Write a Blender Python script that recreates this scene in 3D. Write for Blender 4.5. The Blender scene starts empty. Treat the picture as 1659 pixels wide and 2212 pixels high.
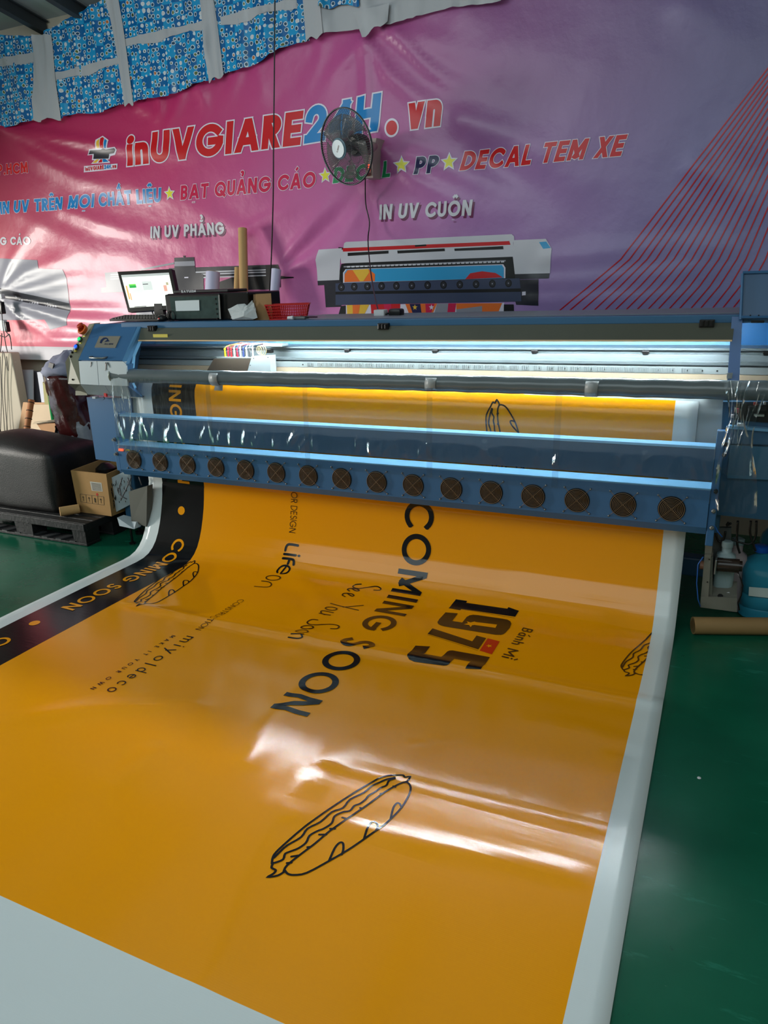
import bpy, bmesh, math, random, unicodedata
import numpy as np
from mathutils import Vector, Matrix
from mathutils.geometry import tessellate_polygon
random.seed(7); rng = np.random.default_rng(3)
S = bpy.context.scene
COL = S.collection
# ------------------------------------------------------------------ camera
W_, H_, FPX = 1659.0, 2212.0, 1574.0
CX, CY, CAMZ = W_/2, H_/2, 1.62
def _n(v): v = np.array(v, float); return v/np.linalg.norm(v)
_X = -_n([-2700-CX, 717-CY, FPX]); _Y = _n([1590-CX, 580-CY, FPX]); _Y = _n(_Y-_X*(_Y@_X)); _Z = np.cross(_X, _Y)
RW = np.array([_X, _Y, _Z])                     # world = RW @ (right, down, forward)
OW = np.array([0., 0., CAMZ])
cam = bpy.data.cameras.new('camera'); camo = bpy.data.objects.new('camera', cam); COL.objects.link(camo)
r, d, f = RW[:, 0], RW[:, 1], RW[:, 2]
M = Matrix(((r[0], -d[0], -f[0], 0), (r[1], -d[1], -f[1], 0), (r[2], -d[2], -f[2], CAMZ), (0, 0, 0, 1)))
camo.matrix_world = M
cam.sensor_fit = 'VERTICAL'; cam.sensor_height = 24.0; cam.lens = FPX/H_*24.0; cam.clip_start = .02
S.camera = camo
# ------------------------------------------------------------------ light
world = bpy.data.worlds.new('world'); S.world = world; world.use_nodes = True
bg = world.node_tree.nodes['Background']; bg.inputs[0].default_value = (.72, .90, 1, 1); bg.inputs[1].default_value = .95
def area(name, loc, target, sx, sy, power, col=(1, 1, 1)):
    L = bpy.data.lights.new(name, 'AREA'); L.shape = 'RECTANGLE'; L.size = sx; L.size_y = sy; L.energy = power; L.color = col
    o = bpy.data.objects.new(name, L); COL.objects.link(o); o.location = loc
    o.rotation_euler = (Vector(target)-Vector(loc)).to_track_quat('-Z', 'Y').to_euler(); return o
area('daylight_side_door', (-8.4, 1.3, 1.5), (-4.6, 4.9, 1.4), .9, 1.3, 215, (1, .95, .86))
area('overhead_fill', (-1.8, -.9, 4.2), (-1.7, 2.6, .2), 8.0, 4.0, 165, (.80, .96, 1))  # unseen broad fill, added overhead for the room's ambient light
area('ceiling_fill', (-3.0, 1.5, 3.3), (-3.4, 3.2, 4.4), 3.0, 1.0, 26, (.85, .97, 1))  # upward fill added only to brighten the ceiling, not a fitting
vs = S.view_settings; vs.view_transform = 'Standard'; vs.look = 'None'; vs.gamma = 1; vs.use_curve_mapping = False
vs.exposure = 0.08
S.cycles.max_bounces = 8; S.cycles.transparent_max_bounces = 16
S.cycles.use_denoising = True
# ------------------------------------------------------------------ projection of measured points on to real planes
def _ray(px, py): return RW @ np.array([px-CX, py-CY, FPX])
def at(px, py, Y):                                # point of the plane y = Y
    q = _ray(px, py); return Vector(OW+q*(Y/q[1]))
def atz(px, py, Z):
    q = _ray(px, py); return Vector(OW+q*((Z-CAMZ)/q[2]))
# ------------------------------------------------------------------ materials
def lin(h):
    h = h.lstrip('#'); c = [int(h[i:i+2], 16)/255 for i in (0, 2, 4)]
    return tuple((x/12.92 if x <= .04045 else ((x+.055)/1.055)**2.4) for x in c)
MATS = {}
def mat(name, col, rough=.5, metal=0., noise=0., nscale=8., bump=0., bscale=60., trans=0., emit=0., spec=.5, coat=0., alpha=1., ior=1.45, bstretch=(1, 1, 1), sheen=0.):
    if name in MATS: return MATS[name]
    if isinstance(col, str): col = lin(col)
    m = bpy.data.materials.new(name); m.use_nodes = True; MATS[name] = m
    nt = m.node_tree; N = nt.nodes; Lk = nt.links; b = N['Principled BSDF']
    b.inputs['Base Color'].default_value = (*col, 1); b.inputs['Roughness'].default_value = rough; b.inputs['Metallic'].default_value = metal
    b.inputs['Specular IOR Level'].default_value = spec; b.inputs['Coat Weight'].default_value = coat; b.inputs['Alpha'].default_value = alpha
    b.inputs['Transmission Weight'].default_value = trans; b.inputs['IOR'].default_value = ior
    b.inputs['Coat Roughness'].default_value = .08
    if emit: b.inputs['Emission Color'].default_value = (*col, 1); b.inputs['Emission Strength'].default_value = emit
    tc = N.new('ShaderNodeTexCoord')
    if noise:
        t = N.new('ShaderNodeTexNoise'); t.inputs['Scale'].default_value = nscale; t.inputs['Detail'].default_value = 5
        Lk.new(tc.outputs['Object'], t.inputs['Vector'])
        mx = N.new('ShaderNodeMix'); mx.data_type = 'RGBA'
        mx.inputs['A'].default_value = (*[c*(1-noise) for c in col], 1); mx.inputs['B'].default_value = (*[min(1, c*(1+noise)+.01*noise) for c in col], 1)
        Lk.new(t.outputs['Fac'], mx.inputs['Factor']); Lk.new(mx.outputs['Result'], b.inputs['Base Color'])
    if bump:
        t = N.new('ShaderNodeTexNoise'); t.inputs['Scale'].default_value = bscale; t.inputs['Detail'].default_value = 4
        mp = N.new('ShaderNodeMapping'); mp.inputs['Scale'].default_value = bstretch
        Lk.new(tc.outputs['Object'], mp.inputs['Vector']); Lk.new(mp.outputs['Vector'], t.inputs['Vector'])
        bp = N.new('ShaderNodeBump'); bp.inputs['Strength'].default_value = bump; bp.inputs['Distance'].default_value = .01
        Lk.new(t.outputs['Fac'], bp.inputs['Height']); Lk.new(bp.outputs['Normal'], b.inputs['Normal'])
    return m
BLUE = mat('machine_blue', '#386590', .38, noise=.05, nscale=3)
BLUEL = mat('machine_light_blue', '#6FA6CC', .35, noise=.05)
BLUED = mat('machine_deep_blue', '#2E5878', .42, noise=.08)
WHITEP = mat('white_enamel', '#B4C0C6', .4, noise=.06, nscale=6)
BEIGE = mat('beige_enamel', '#8F8E7C', .5, noise=.07)
ALU = mat('brushed_aluminium', '#5E686C', .34, .3, noise=.05, bump=.1, bscale=200, bstretch=(.02, 1, 1))
ALUL = mat('pale_aluminium', '#727A7C', .4, .2, noise=.04)
STEEL = mat('steel', '#8C9090', .35, .8)
DKSTEEL = mat('stand_steel', '#77766C', .5, .3, noise=.15, nscale=12)
BLACK = mat('black_plastic', '#0A0A0B', .35)
BLACKM = mat('matt_black', '#101010', .7, noise=.3)
WIRE = mat('guard_wire', '#7A6248', .35, .2)
GREYG = mat('smoked_cover', '#55584F', .3, noise=.05)
WARM = mat('cover_lip', '#D8B58A', .4)
CARD = mat('cardboard', '#A9824F', .8, noise=.12, nscale=10, bump=.1)
CARDL = mat('cardboard_light', '#C19A66', .75, noise=.08, nscale=14)
WHITE = mat('white_paper', '#D6D8DC', .7, noise=.04)
RED = mat('red_plastic', '#C81410', .35)
ORANGE = mat('orange_rubber', '#C85A18', .5)
TUBEM = mat('film_core_tube', '#5C666A', .22, noise=.15, nscale=9, coat=.4, bump=.06, bscale=30)
TAPE = mat('tape', '#9AA0A2', .35)
PLY = mat('plywood', '#C79C74', .7, noise=.12, nscale=5)
WOOD = mat('wood', '#A5683A', .6, noise=.2, nscale=9)
GREEN = mat('green_paint', '#0F8A4A', .4)
MAROON = mat('maroon_film', '#3A0F10', .18, noise=.25, coat=.5, bump=.8, bscale=9)
CLOTHG = mat('grey_cloth', '#8C8EA2', .8, noise=.2, bump=.5, bscale=8)
LEATHER = mat('black_leather', '#0E0D0E', .48, bump=.25, bscale=180, noise=.2)
PALLETM = mat('pallet_plastic', '#1B1C1E', .55, noise=.35, nscale=14, bump=.3, bscale=40)
WALLM = mat('wall_paint', '#C2B8A6', .8, noise=.06, nscale=2)
CEILM = mat('ceiling_sheet', '#BCC6CA', .6, noise=.06, nscale=1)
BEAMM = mat('beam_steel', '#3C4145', .5, .3)
# ------------------------------------------------------------------ object helpers
def link(o, parent=None, label=None, cat=None, group=None, kind=None):
    COL.objects.link(o)
    if parent: o.parent = parent
    if label: o['label'] = label
    if cat: o['category'] = cat
    if group: o['group'] = group
    if kind: o['kind'] = kind
    return o
def empty(name, loc, label, cat, group=None, rot=(0, 0, 0)):
    o = bpy.data.objects.new(name, None); o.location = loc; o.rotation_euler = rot; o.empty_display_size = .1
    return link(o, None, label, cat, group)
def mesh(name, V, F, mt, parent=None, smooth=False, mi=None, **k):
    me = bpy.data.meshes.new(name); V = [tuple(v) for v in V]
    if parent is not None and not k.pop('local', False):
        q = parent.matrix_basis if parent.parent is None else parent.parent.matrix_basis @ parent.matrix_basis
        q = q.inverted(); V = [tuple(q @ Vector(v)) for v in V]
    k.pop('local', None)
    me.from_pydata(V, [], F)
    for x in (mt if isinstance(mt, (list, tuple)) else [mt]): me.materials.append(x)
    if mi is not None: me.polygons.foreach_set('material_index', mi)
    if smooth: me.polygons.foreach_set('use_smooth', [True]*len(me.polygons))
    me.update()
    return link(bpy.data.objects.new(name, me), parent, **k)
class B:                                           # collects shapes, built as one mesh
    def __init__(s): s.V = []; s.F = []; s.M = []
    def add(s, V, F, m=0):
        n = len(s.V); s.V += [tuple(v) for v in V]; s.F += [tuple(i+n for i in f) for f in F]; s.M += [m]*len(F); return s
    def box(s, a, b, m=0, bev=0.0, X=None):
        x0, y0, z0 = a; x1, y1, z1 = b
        if x0 > x1: x0, x1 = x1, x0
        if y0 > y1: y0, y1 = y1, y0
        if z0 > z1: z0, z1 = z1, z0
        if bev <= 0:
            V = [(x, y, z) for z in (z0, z1) for y in (y0, y1) for x in (x0, x1)]
            F = [(0, 2, 3, 1), (4, 5, 7, 6), (0, 1, 5, 4), (2, 6, 7, 3), (0, 4, 6, 2), (1, 3, 7, 5)]
        else:
            bm = bmesh.new(); bmesh.ops.create_cube(bm, size=1)
            for v in bm.verts: v.co = Vector(((x0+x1)/2+v.co.x*(x1-x0), (y0+y1)/2+v.co.y*(y1-y0), (z0+z1)/2+v.co.z*(z1-z0)))
            bmesh.ops.bevel(bm, geom=bm.edges[:], offset=bev, segments=2, profile=.5, affect='EDGES')
            bm.verts.index_update(); V = [v.co.copy() for v in bm.verts]; F = [[v.index for v in fc.verts] for fc in bm.faces]; bm.free()
        if X is not None: V = [X @ Vector(v) for v in V]
        return s.add(V, F, m)
    def loft(s, rings, m=0, caps=True, closed=True):
        n = len(rings[0]); V = [p for r_ in rings for p in r_]; F = []
        for i in range(len(rings)-1):
            for j in range(n if closed else n-1):
                a = i*n+j; b_ = i*n+(j+1) % n; F.append((a, b_, b_+n, a+n))
        if caps: F.append(tuple(range(n-1, -1, -1))); F.append(tuple(range((len(rings)-1)*n, len(rings)*n)))
        return s.add(V, F, m)
    def tube(s, pts, rad, n=8, m=0, caps=True, flat=1.0):
        pts = [Vector(p) for p in pts]; rs = rad if isinstance(rad, (list, tuple)) else [rad]*len(pts)
        rings = []; ref = None
        for i, p in enumerate(pts):
            t = (pts[min(i+1, len(pts)-1)]-pts[max(i-1, 0)]).normalized()
            if ref is None: ref = t.orthogonal().normalized()
            ref = (ref-t*ref.dot(t)).normalized(); q = t.cross(ref)
            rings.append([p+(ref*math.cos(2*math.pi*k/n)+q*math.sin(2*math.pi*k/n)*flat)*rs[i] for k in range(n)])
        return s.loft(rings, m, caps)
    def prism(s, poly, vec, m=0):                  # poly: world points, extruded by vec
        poly = [Vector(p) for p in poly]; vec = Vector(vec)
        return s.loft([poly, [p+vec for p in poly]], m)
    def ring(s, c, ax, R, rr, n=32, k=6, m=0):
        c = Vector(c); ax = Vector(ax).normalized(); u = ax.orthogonal().normalized(); v = ax.cross(u); V = []; F = []
        for i in range(n):
            a = 2*math.pi*i/n; d_ = u*math.cos(a)+v*math.sin(a)
            for j in range(k):
                b_ = 2*math.pi*j/k; V.append(c+d_*(R+rr*math.cos(b_))+ax*rr*math.sin(b_))
        for i in range(n):
            for j in range(k): F.append((i*k+j, i*k+(j+1) % k, ((i+1) % n)*k+(j+1) % k, ((i+1) % n)*k+j))
        return s.add(V, F, m)
    def lathe(s, prof, c=(0, 0, 0), ax=(0, 0, 1), n=24, m=0):
        c = Vector(c); ax = Vector(ax).normalized(); u = ax.orthogonal().normalized(); v = ax.cross(u)
        rings = [[c+ax*h+(u*math.cos(2*math.pi*k/n)+v*math.sin(2*math.pi*k/n))*max(r_, 1e-4) for k in range(n)] for r_, h in prof]
        return s.loft(rings, m, True)
    def disc(s, c, ax, R, t, n=24, m=0): return s.lathe([(R, 0), (R, t)], c, ax, n, m)
    def build(s, name, mt, parent=None, smooth=False, auto=None, **k):
        o = mesh(name, s.V, s.F, mt, parent, smooth, s.M, **k)
        bm = bmesh.new(); bm.from_mesh(o.data); bmesh.ops.recalc_face_normals(bm, faces=bm.faces[:])
        if auto:
            for e in bm.edges:
                if len(e.link_faces) == 2 and e.calc_face_angle(0) > auto: e.smooth = False
        bm.to_mesh(o.data); bm.free(); return o
def dup(o, parent=None, **k):
    c = o.copy(); COL.objects.link(c)
    if parent: c.parent = parent
    for kk, v in k.items(): c[kk] = v
    for ch in o.children: dup(ch, c)
    return c
AUTO = .6
# ------------------------------------------------------------------ stroke lettering
def arc(cx, cy, rx, ry, a0, a1, n=None):
    n = n or max(3, int(abs(a1-a0)/12))
    return [(cx+rx*math.cos(math.radians(a0+(a1-a0)*i/n)), cy+ry*math.sin(math.radians(a0+(a1-a0)*i/n))) for i in range(n+1)]
G = {
 'A': (.84, [[(0, 0), (.42, 1)], [(.42, 1), (.84, 0)], [(.16, .27), (.68, .27)]]),
 'B': (.5, [[(0, 0), (0, 1)], [(0, 1), (.26, 1)]+arc(.26, .77, .21, .23, 90, -90)+[(0, .54)], [(.2, .54)]+arc(.25, .27, .25, .27, 90, -90)+[(0, 0)]]),
 'C': (.86, [arc(.5, .5, .5, .5, 44, 316)]),
 'D': (.72, [[(0, 0), (0, 1)], [(0, 1), (.22, 1)]+arc(.22, .5, .5, .5, 90, -90)+[(0, 0)]]),
 'E': (.46, [[(0, 0), (0, 1)], [(0, 1), (.46, 1)], [(0, .5), (.42, .5)], [(0, 0), (.46, 0)]]),
 'G': (.98, [arc(.5, .5, .5, .5, 44, 358), [(.98, .46), (.56, .46)]]),
 'H': (.62, [[(0, 0), (0, 1)], [(.62, 0), (.62, 1)], [(0, .52), (.62, .52)]]),
 'I': (0., [[(0, 0), (0, 1)]]),
 'K': (.58, [[(0, 0), (0, 1)], [(.58, 1), (.02, .42)], [(.18, .56), (.6, 0)]]),
 'L': (.42, [[(0, 0), (0, 1)], [(0, 0), (.42, 0)]]),
 'M': (.86, [[(0, 0), (0, 1)], [(0, 1), (.43, .28)], [(.43, .28), (.86, 1)], [(.86, 1), (.86, 0)]]),
 'N': (.68, [[(0, 0), (0, 1)], [(0, 1), (.68, 0)], [(.68, 0), (.68, 1)]]),
 'O': (1., [arc(.5, .5, .5, .5, 0, 360, 36)]),
 'P': (.48, [[(0, 0), (0, 1)], [(0, 1), (.22, 1)]+arc(.22, .73, .26, .27, 90, -90)+[(0, .46)]]),
 'Q': (1., [arc(.5, .5, .5, .5, 0, 360, 36), [(.6, .3), (.98, -.05)]]),
 'R': (.52, [[(0, 0), (0, 1)], [(0, 1), (.24, 1)]+arc(.24, .74, .26, .26, 90, -90)+[(0, .48)], [(.22, .48), (.52, 0)]]),
 'S': (.5, [arc(.26, .76, .22, .24, 35, 235, 14)+arc(.25, .25, .25, .26, 60, -145, 16)]),
 'T': (.58, [[(0, 1), (.58, 1)], [(.29, 1), (.29, 0)]]),
 'U': (.62, [[(0, 1), (0, .31)]+arc(.31, .31, .31, .31, 180, 360)+[(.62, 1)]]),
 'V': (.76, [[(0, 1), (.38, 0)], [(.38, 0), (.76, 1)]]),
 'W': (1.2, [[(0, 1), (.3, 0)], [(.3, 0), (.6, 1)], [(.6, 1), (.9, 0)], [(.9, 0), (1.2, 1)]]),
 'X': (.66, [[(0, 1), (.66, 0)], [(0, 0), (.66, 1)]]),
 'Y': (.66, [[(0, 1), (.33, .45)], [(.66, 1), (.33, .45)], [(.33, .45), (.33, 0)]]),
 '2': (.56, [arc(.28, .7, .28, .3, 172, -35, 14)+[(0, 0)], [(0, 0), (.56, 0)]]),
 '4': (.62, [[(.48, 0), (.48, 1)], [(.48, 1), (0, .26)], [(0, .24), (.62, .24)]]),
 '|': (0., [[(0, -.1), (0, .95)]]),
 '.': (.0, [[(0, 0), (0, .015)]]),
 'i': (0., [[(0, 0), (0, .62)], [(0, .94), (0, 1.0)]]),
 'n': (.42, [[(0, 0), (0, .64)], [(0, .4)]+arc(.21, .42, .21, .22, 170, 0)+[(.42, 0)]]),
 'm': (.78, [[(0, 0), (0, .64)], [(0, .4)]+arc(.195, .44, .195, .2, 170, 0)+[(.39, 0)], [(.39, .4)]+arc(.585, .44, .195, .2, 170, 0)+[(.78, 0)]]),
 'v': (.5, [[(0, .64), (.25, 0)], [(.25, 0), (.5, .64)]]),
 'y': (.48, [[(0, .64), (.24, .04)], [(.48, .64), (.1, -.28)]]),
 'o': (.56, [arc(.28, .31, .28, .31, 0, 360, 24)]),
 'd': (.54, [arc(.27, .31, .27, .31, 0, 360, 24), [(.54, 0), (.54, 1)]]),
 'e': (.54, [[(.02, .33), (.53, .33)], arc(.27, .31, .27, .31, 5, 320)]),
 'c': (.46, [arc(.28, .31, .28, .31, 50, 310)]),
 'a': (.44, [arc(.22, .31, .22, .31, 0, 360, 20), [(.44, 0), (.44, .62)]]),
 'h': (.42, [[(0, 0), (0, 1)], [(0, .4)]+arc(.21, .42, .21, .22, 170, 0)+[(.42, 0)]]),
}
MARK = {'\u0302': [[(-.17, 1.17), (0, 1.34)], [(0, 1.34), (.17, 1.17)]], '\u0301': [[(-.05, 1.18), (.1, 1.36)]],
        '\u0300': [[(.05, 1.18), (-.1, 1.36)]], '\u0309': [arc(0, 1.36, .1, .1, 160, -60, 8)+[(0, 1.17)]],
        '\u0323': [[(0, -.24), (0, -.2)]], '\u0306': [arc(0, 1.3, .16, .13, 200, 340, 8)]}
def clip_half(P, ax, v, keep_less):
    out = []; n = len(P)
    for i in range(n):
        a, b = P[i], P[(i+1) % n]; ia = (a[ax] <= v) if keep_less else (a[ax] >= v); ib = (b[ax] <= v) if keep_less else (b[ax] >= v)
        if ia: out.append(a)
        if ia != ib:
            t = (v-a[ax])/(b[ax]-a[ax]); out.append((a[0]+(b[0]-a[0])*t, a[1]+(b[1]-a[1])*t))
    return out
def ribbon(P, w, ext=0., rnd=False):
    P = [p for i, p in enumerate(P) if i == 0 or math.hypot(p[0]-P[i-1][0], p[1]-P[i-1][1]) > 1e-6]
    closed = math.hypot(P[0][0]-P[-1][0], P[0][1]-P[-1][1]) < 1e-6 and len(P) > 3
    if closed: P = P[:-1]
    n = len(P); h = w/2; out = []
    def dirv(a, b):
        L = math.hypot(b[0]-a[0], b[1]-a[1]); return ((b[0]-a[0])/L, (b[1]-a[1])/L)
    if not closed and ext:
        a = dirv(P[1], P[0]); b = dirv(P[-2], P[-1]); P = list(P)
        P[0] = (P[0][0]+a[0]*ext, P[0][1]+a[1]*ext); P[-1] = (P[-1][0]+b[0]*ext, P[-1][1]+b[1]*ext)
    L = []; R = []
    for i in range(n):
        d0 = dirv(P[i-1], P[i]) if (closed or i > 0) else None; d1 = dirv(P[i], P[(i+1) % n]) if (closed or i < n-1) else None
        d0 = d0 or d1; d1 = d1 or d0
        nx, ny = -(d0[1]+d1[1]), d0[0]+d1[0]; q = math.hypot(nx, ny) or 1; nx /= q; ny /= q
        c = max(.5, nx*-d1[1]+ny*d1[0]); hh = h/c
        L.append((P[i][0]+nx*hh, P[i][1]+ny*hh)); R.append((P[i][0]-nx*hh, P[i][1]-ny*hh))
    for i in range(n if closed else n-1):
        j = (i+1) % n; out.append([L[i], R[i], R[j], L[j]])
    if rnd and not closed:
        for p in (P[0], P[-1]): out.append([(p[0]+h*math.cos(a*math.pi/5), p[1]+h*math.sin(a*math.pi/5)) for a in range(10)])
    return out
def letters(txt, sw=.16, track=.16, out=0., rnd=False, space=.42):
    """polygons of a line of lettering with cap height 1; out = extra outline"""
    res = []; x = 0.
    for ch in txt:
        if ch == ' ': x += space; continue
        dec = unicodedata.normalize('NFD', ch); base, marks = dec[0], dec[1:]
        w, st = G[base]; k = 1-sw; low = base in 'invmyodecah'
        W = w*k+sw
        polys = []
        for s_ in st:
            q = [(sw/2+a*k, sw/2+b*k) for a, b in s_]
            if not rnd and len(s_) == 2 and s_[0][0] != s_[1][0] and s_[0][1] != s_[1][1] and base in 'AVMNWXKRYv': q = [(x_, 0 if b == 0 else (1 if b == 1 else (.64*k+sw if b == .64 else y_))) for (x_, y_), (a, b) in zip(q, s_)]
            straight = len(q) == 2; diag = straight and abs(q[0][0]-q[1][0]) > 1e-6 and abs(q[0][1]-q[1][1]) > 1e-6
            if base in '.i' and straight and abs(q[0][1]-q[1][1]) < .1:
                c = ((q[0][0]+q[1][0])/2, (q[0][1]+q[1][1])/2); rr = sw*.62+out
                polys.append([(c[0]+rr*math.cos(a*math.pi/8), c[1]+rr*math.sin(a*math.pi/8)) for a in range(16)]); continue
            rb = ribbon(q, sw+2*out, (0 if rnd else (sw*1.2 if diag and base not in '24Q' else sw/2))+(0 if rnd else out), rnd)
            if not rnd and not low and base not in 'Q|':
                cl = []
                for P in rb:
                    for ax, v, kl in ((1, 1+out, True), (1, -out, False), (0, W+out, True), (0, -out, False))[:2 if base in 'AVWXKRY' else 4]:
                        if len(P) > 2: P = clip_half(P, ax, v, kl)
                    if len(P) > 2: cl.append(P)
                rb = cl
            elif not rnd and low:
                cl = []
                for P in rb:
                    lo = -out if base != 'y' else -1
                    P = clip_half(P, 1, lo, False)
                    if base == 'v' and len(P) > 2: P = clip_half(P, 1, .64*k+sw+out, True)
                    if len(P) > 2: cl.append(P)
                rb = cl
            polys += rb
        for mk in marks:
            dy = 0
            if mk in '\u0301\u0309' and '\u0302' in marks or mk in '\u0301\u0309' and '\u0306' in marks: dy = .16
            for s_ in MARK[mk]:
                q = [(W/2+a, b+dy-(.25 if base == 'a' else 0)) for a, b in s_]
                polys += ribbon(q, (sw*.8 if mk != '\u0323' else sw)+2*out, out if not rnd else 0, rnd)
        for P in polys: res.append([(p[0]+x, p[1]) for p in P])
        x += W+track
    return res, x-track
# ------------------------------------------------------------------ print laid on a curved sheet
class Sheet:
    """maps (u, v) to a world point and a normal; gx, gy are the cut lines"""
    def __init__(s, fn, ulines, vlines): s.fn = fn; s.ul = sorted(ulines); s.vl = sorted(vlines)
    def nrm(s, u, v):
        e = .004; a = s.fn(u+e, v)-s.fn(u-e, v); b = s.fn(u, v+e)-s.fn(u, v-e); n = a.cross(b).normalized()
        return n if n.dot(Vector(OW)-s.fn(u, v)) > 0 else -n
class Print:
    def __init__(s, sh): s.sh = sh; s.items = []
    def poly(s, P, m, layer=1):
        if len(P) < 3: return s
        if len(P) > 4 or True:
            tri = tessellate_polygon([[Vector((p[0], p[1], 0)) for p in P]])
            for t in tri: s.items.append(([tuple(P[i][:2]) for i in t], m, layer))
        return s
    def convex(s, P, m, layer=1): s.items.append(([tuple(p[:2]) for p in P], m, layer)); return s
    def text(s, txt, p0, p1, cap, m, sw=.16, track=.16, shear=0., outline=0., om=None, rnd=False, layer=1, space=.42, flip=False):
        """baseline p0 -> p1, the line is stretched to fit; cap = cap height"""
        dx, dy = p1[0]-p0[0], p1[1]-p0[1]; L = math.hypot(dx, dy); ux, uy = dx/L, dy/L; vx, vy = (-uy, ux) if not flip else (uy, -ux)
        def put(polys, wd, m_, ly):
            sx = L/wd
            for P in polys:
                s.convex([(p0[0]+ux*(x+shear*y/sx*cap)*sx+vx*y*cap, p0[1]+uy*(x+shear*y/sx*cap)*sx+vy*y*cap) for x, y in P], m_, ly)
        polys, wd = letters(txt, sw, track, 0, rnd, space); put(polys, wd, m, layer+1)
        if outline:
            o, _ = letters(txt, sw, track, outline, rnd, space); put(o, wd, om, layer)
        return s
    def build(s, name, parent, mats, base=.0016, step=.0007, **k):
        V = []; F = []; MI = []; NN = []; ul, vl = s.sh.ul, s.sh.vl; key = {}
        mats = list(mats)
        for it_, (P, m, layer) in enumerate(s.items):
            us = [p[0] for p in P]; u0, u1 = min(us), max(us)
            cuts = [u for u in ul if u0 < u < u1]; pieces = []; rest = P
            for c in cuts:
                a = clip_half(rest, 0, c, True); rest = clip_half(rest, 0, c, False)
                if len(a) > 2: pieces.append(a)
                if len(rest) < 3: break
            if len(rest) > 2: pieces.append(rest)
            for q in pieces:
                vs_ = [p[1] for p in q]; v0, v1 = min(vs_), max(vs_); rest = q
                for c in [v for v in vl if v0 < v < v1]+[None]:
                    if c is None: a = rest
                    else: a = clip_half(rest, 1, c, True); rest = clip_half(rest, 1, c, False)
                    if len(a) > 2:
                        idx = []
                        for p in a:
                            kk = (round(p[0], 5), round(p[1], 5), layer, it_)
                            if kk not in key:
                                n_ = s.sh.nrm(p[0], p[1]); key[kk] = len(V); V.append(s.sh.fn(p[0], p[1])+n_*(base+step*layer+(it_ % 37)*1.2e-5)); NN.append(n_)
                            if key[kk] not in idx: idx.append(key[kk])
                        if len(idx) > 2: F.append(idx); MI.append(m)
                    if len(rest) < 3: break
        loc = k.pop('label', None)
        o = mesh(name, V, F, mats, parent, True, MI, label=loc, **k)
        me = o.data
        # orient towards the reader and give the sheet's own normals
        bm = bmesh.new(); bm.from_mesh(me); bm.faces.ensure_lookup_table(); bm.verts.ensure_lookup_table()
        for fc in bm.faces:
            if fc.normal.dot(NN[fc.verts[0].index]) < 0: fc.normal_flip()
        bm.to_mesh(me); bm.free()
        me.normals_split_custom_set_from_vertices([tuple(n_) for n_ in NN])
        return o
def star(c, R, r_=.45, rot=90, n=5):
    return [(c[0]+(R if i % 2 == 0 else R*r_)*math.cos(math.radians(rot+i*36)), c[1]+(R if i % 2 == 0 else R*r_)*math.sin(math.radians(rot+i*36))) for i in range(10)]
# ------------------------------------------------------------------ room shell
YW, YB = 4.92, 4.84
fl = mat('green_floor', (.003, .10, .052), .24, spec=.35, noise=.5, nscale=2.2, bump=.25, bscale=5)
nt = fl.node_tree
def scuff(m, scale, thr, col, fac=1.):
    nt = m.node_tree; b = nt.nodes['Principled BSDF']; src = b.inputs['Base Color'].links[0].from_socket if b.inputs['Base Color'].links else None
    tc = nt.nodes.new('ShaderNodeTexCoord'); mp = nt.nodes.new('ShaderNodeMapping'); mp.inputs['Scale'].default_value = scale
    t = nt.nodes.new('ShaderNodeTexNoise'); t.inputs['Scale'].default_value = 1; t.inputs['Detail'].default_value = 8; t.inputs['Roughness'].default_value = .7
    nt.links.new(tc.outputs['Object'], mp.inputs['Vector']); nt.links.new(mp.outputs['Vector'], t.inputs['Vector'])
    cr = nt.nodes.new('ShaderNodeValToRGB'); cr.color_ramp.elements[0].position = thr; cr.color_ramp.elements[1].position = thr+.06
    cr.color_ramp.elements[1].color = (fac, fac, fac, 1)
    nt.links.new(t.outputs['Fac'], cr.inputs['Fac']); mx = nt.nodes.new('ShaderNodeMix'); mx.data_type = 'RGBA'
    if src: nt.links.new(src, mx.inputs['A'])
    else: mx.inputs['A'].default_value = b.inputs['Base Color'].default_value
    mx.inputs['B'].default_value = (*col, 1); nt.links.new(cr.outputs['Color'], mx.inputs['Factor']); nt.links.new(mx.outputs['Result'], b.inputs['Base Color'])
scuff(fl, (3, 14, 1), .60, (.02, .2, .13), .4); scuff(fl, (30, 90, 1), .70, (.25, .42, .36), .6); scuff(fl, (9, 5, 1), .66, (.003, .03, .02), .7)
mesh('floor', [(-9, -4, 0), (3, -4, 0), (3, 5, 0), (-9, 5, 0), (-9, -4, -.1), (3, -4, -.1), (3, 5, -.1), (-9, 5, -.1)],
     [(0, 1, 2, 3), (7, 6, 5, 4), (0, 4, 5, 1), (1, 5, 6, 2), (2, 6, 7, 3), (3, 7, 4, 0)], fl, kind='structure')
B().box((-9, YW, 0), (3, YW+.12, 4.0)).build('wall_back', WALLM, kind='structure')
B().box((-7.12, -3.12, 0), (2.72, -3.0, 5.2)).build('wall_front', WALLM, kind='structure')
B().box((2.6, -3.0, 0), (2.72, YW, 5.2)).build('wall_right', WALLM, kind='structure')
B().box((-7.12, 3.9, 0), (-7.0, YW, 5.2)).box((-7.12, .2, 1.97), (-7.0, 3.9, 5.2)).box((-7.12, -3.0, 0), (-7.0, .2, 5.2)).build('wall_left', WALLM, kind='structure')
SL = .17; ZC = 3.62
ceil = B().prism([(-9, YW+.1, ZC), (3, YW+.1, ZC), (3, YW+.1, ZC+.04), (-9, YW+.1, ZC+.04)], (0, -8.5, 8.5*SL)).build('ceiling', CEILM, kind='structure')
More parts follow.
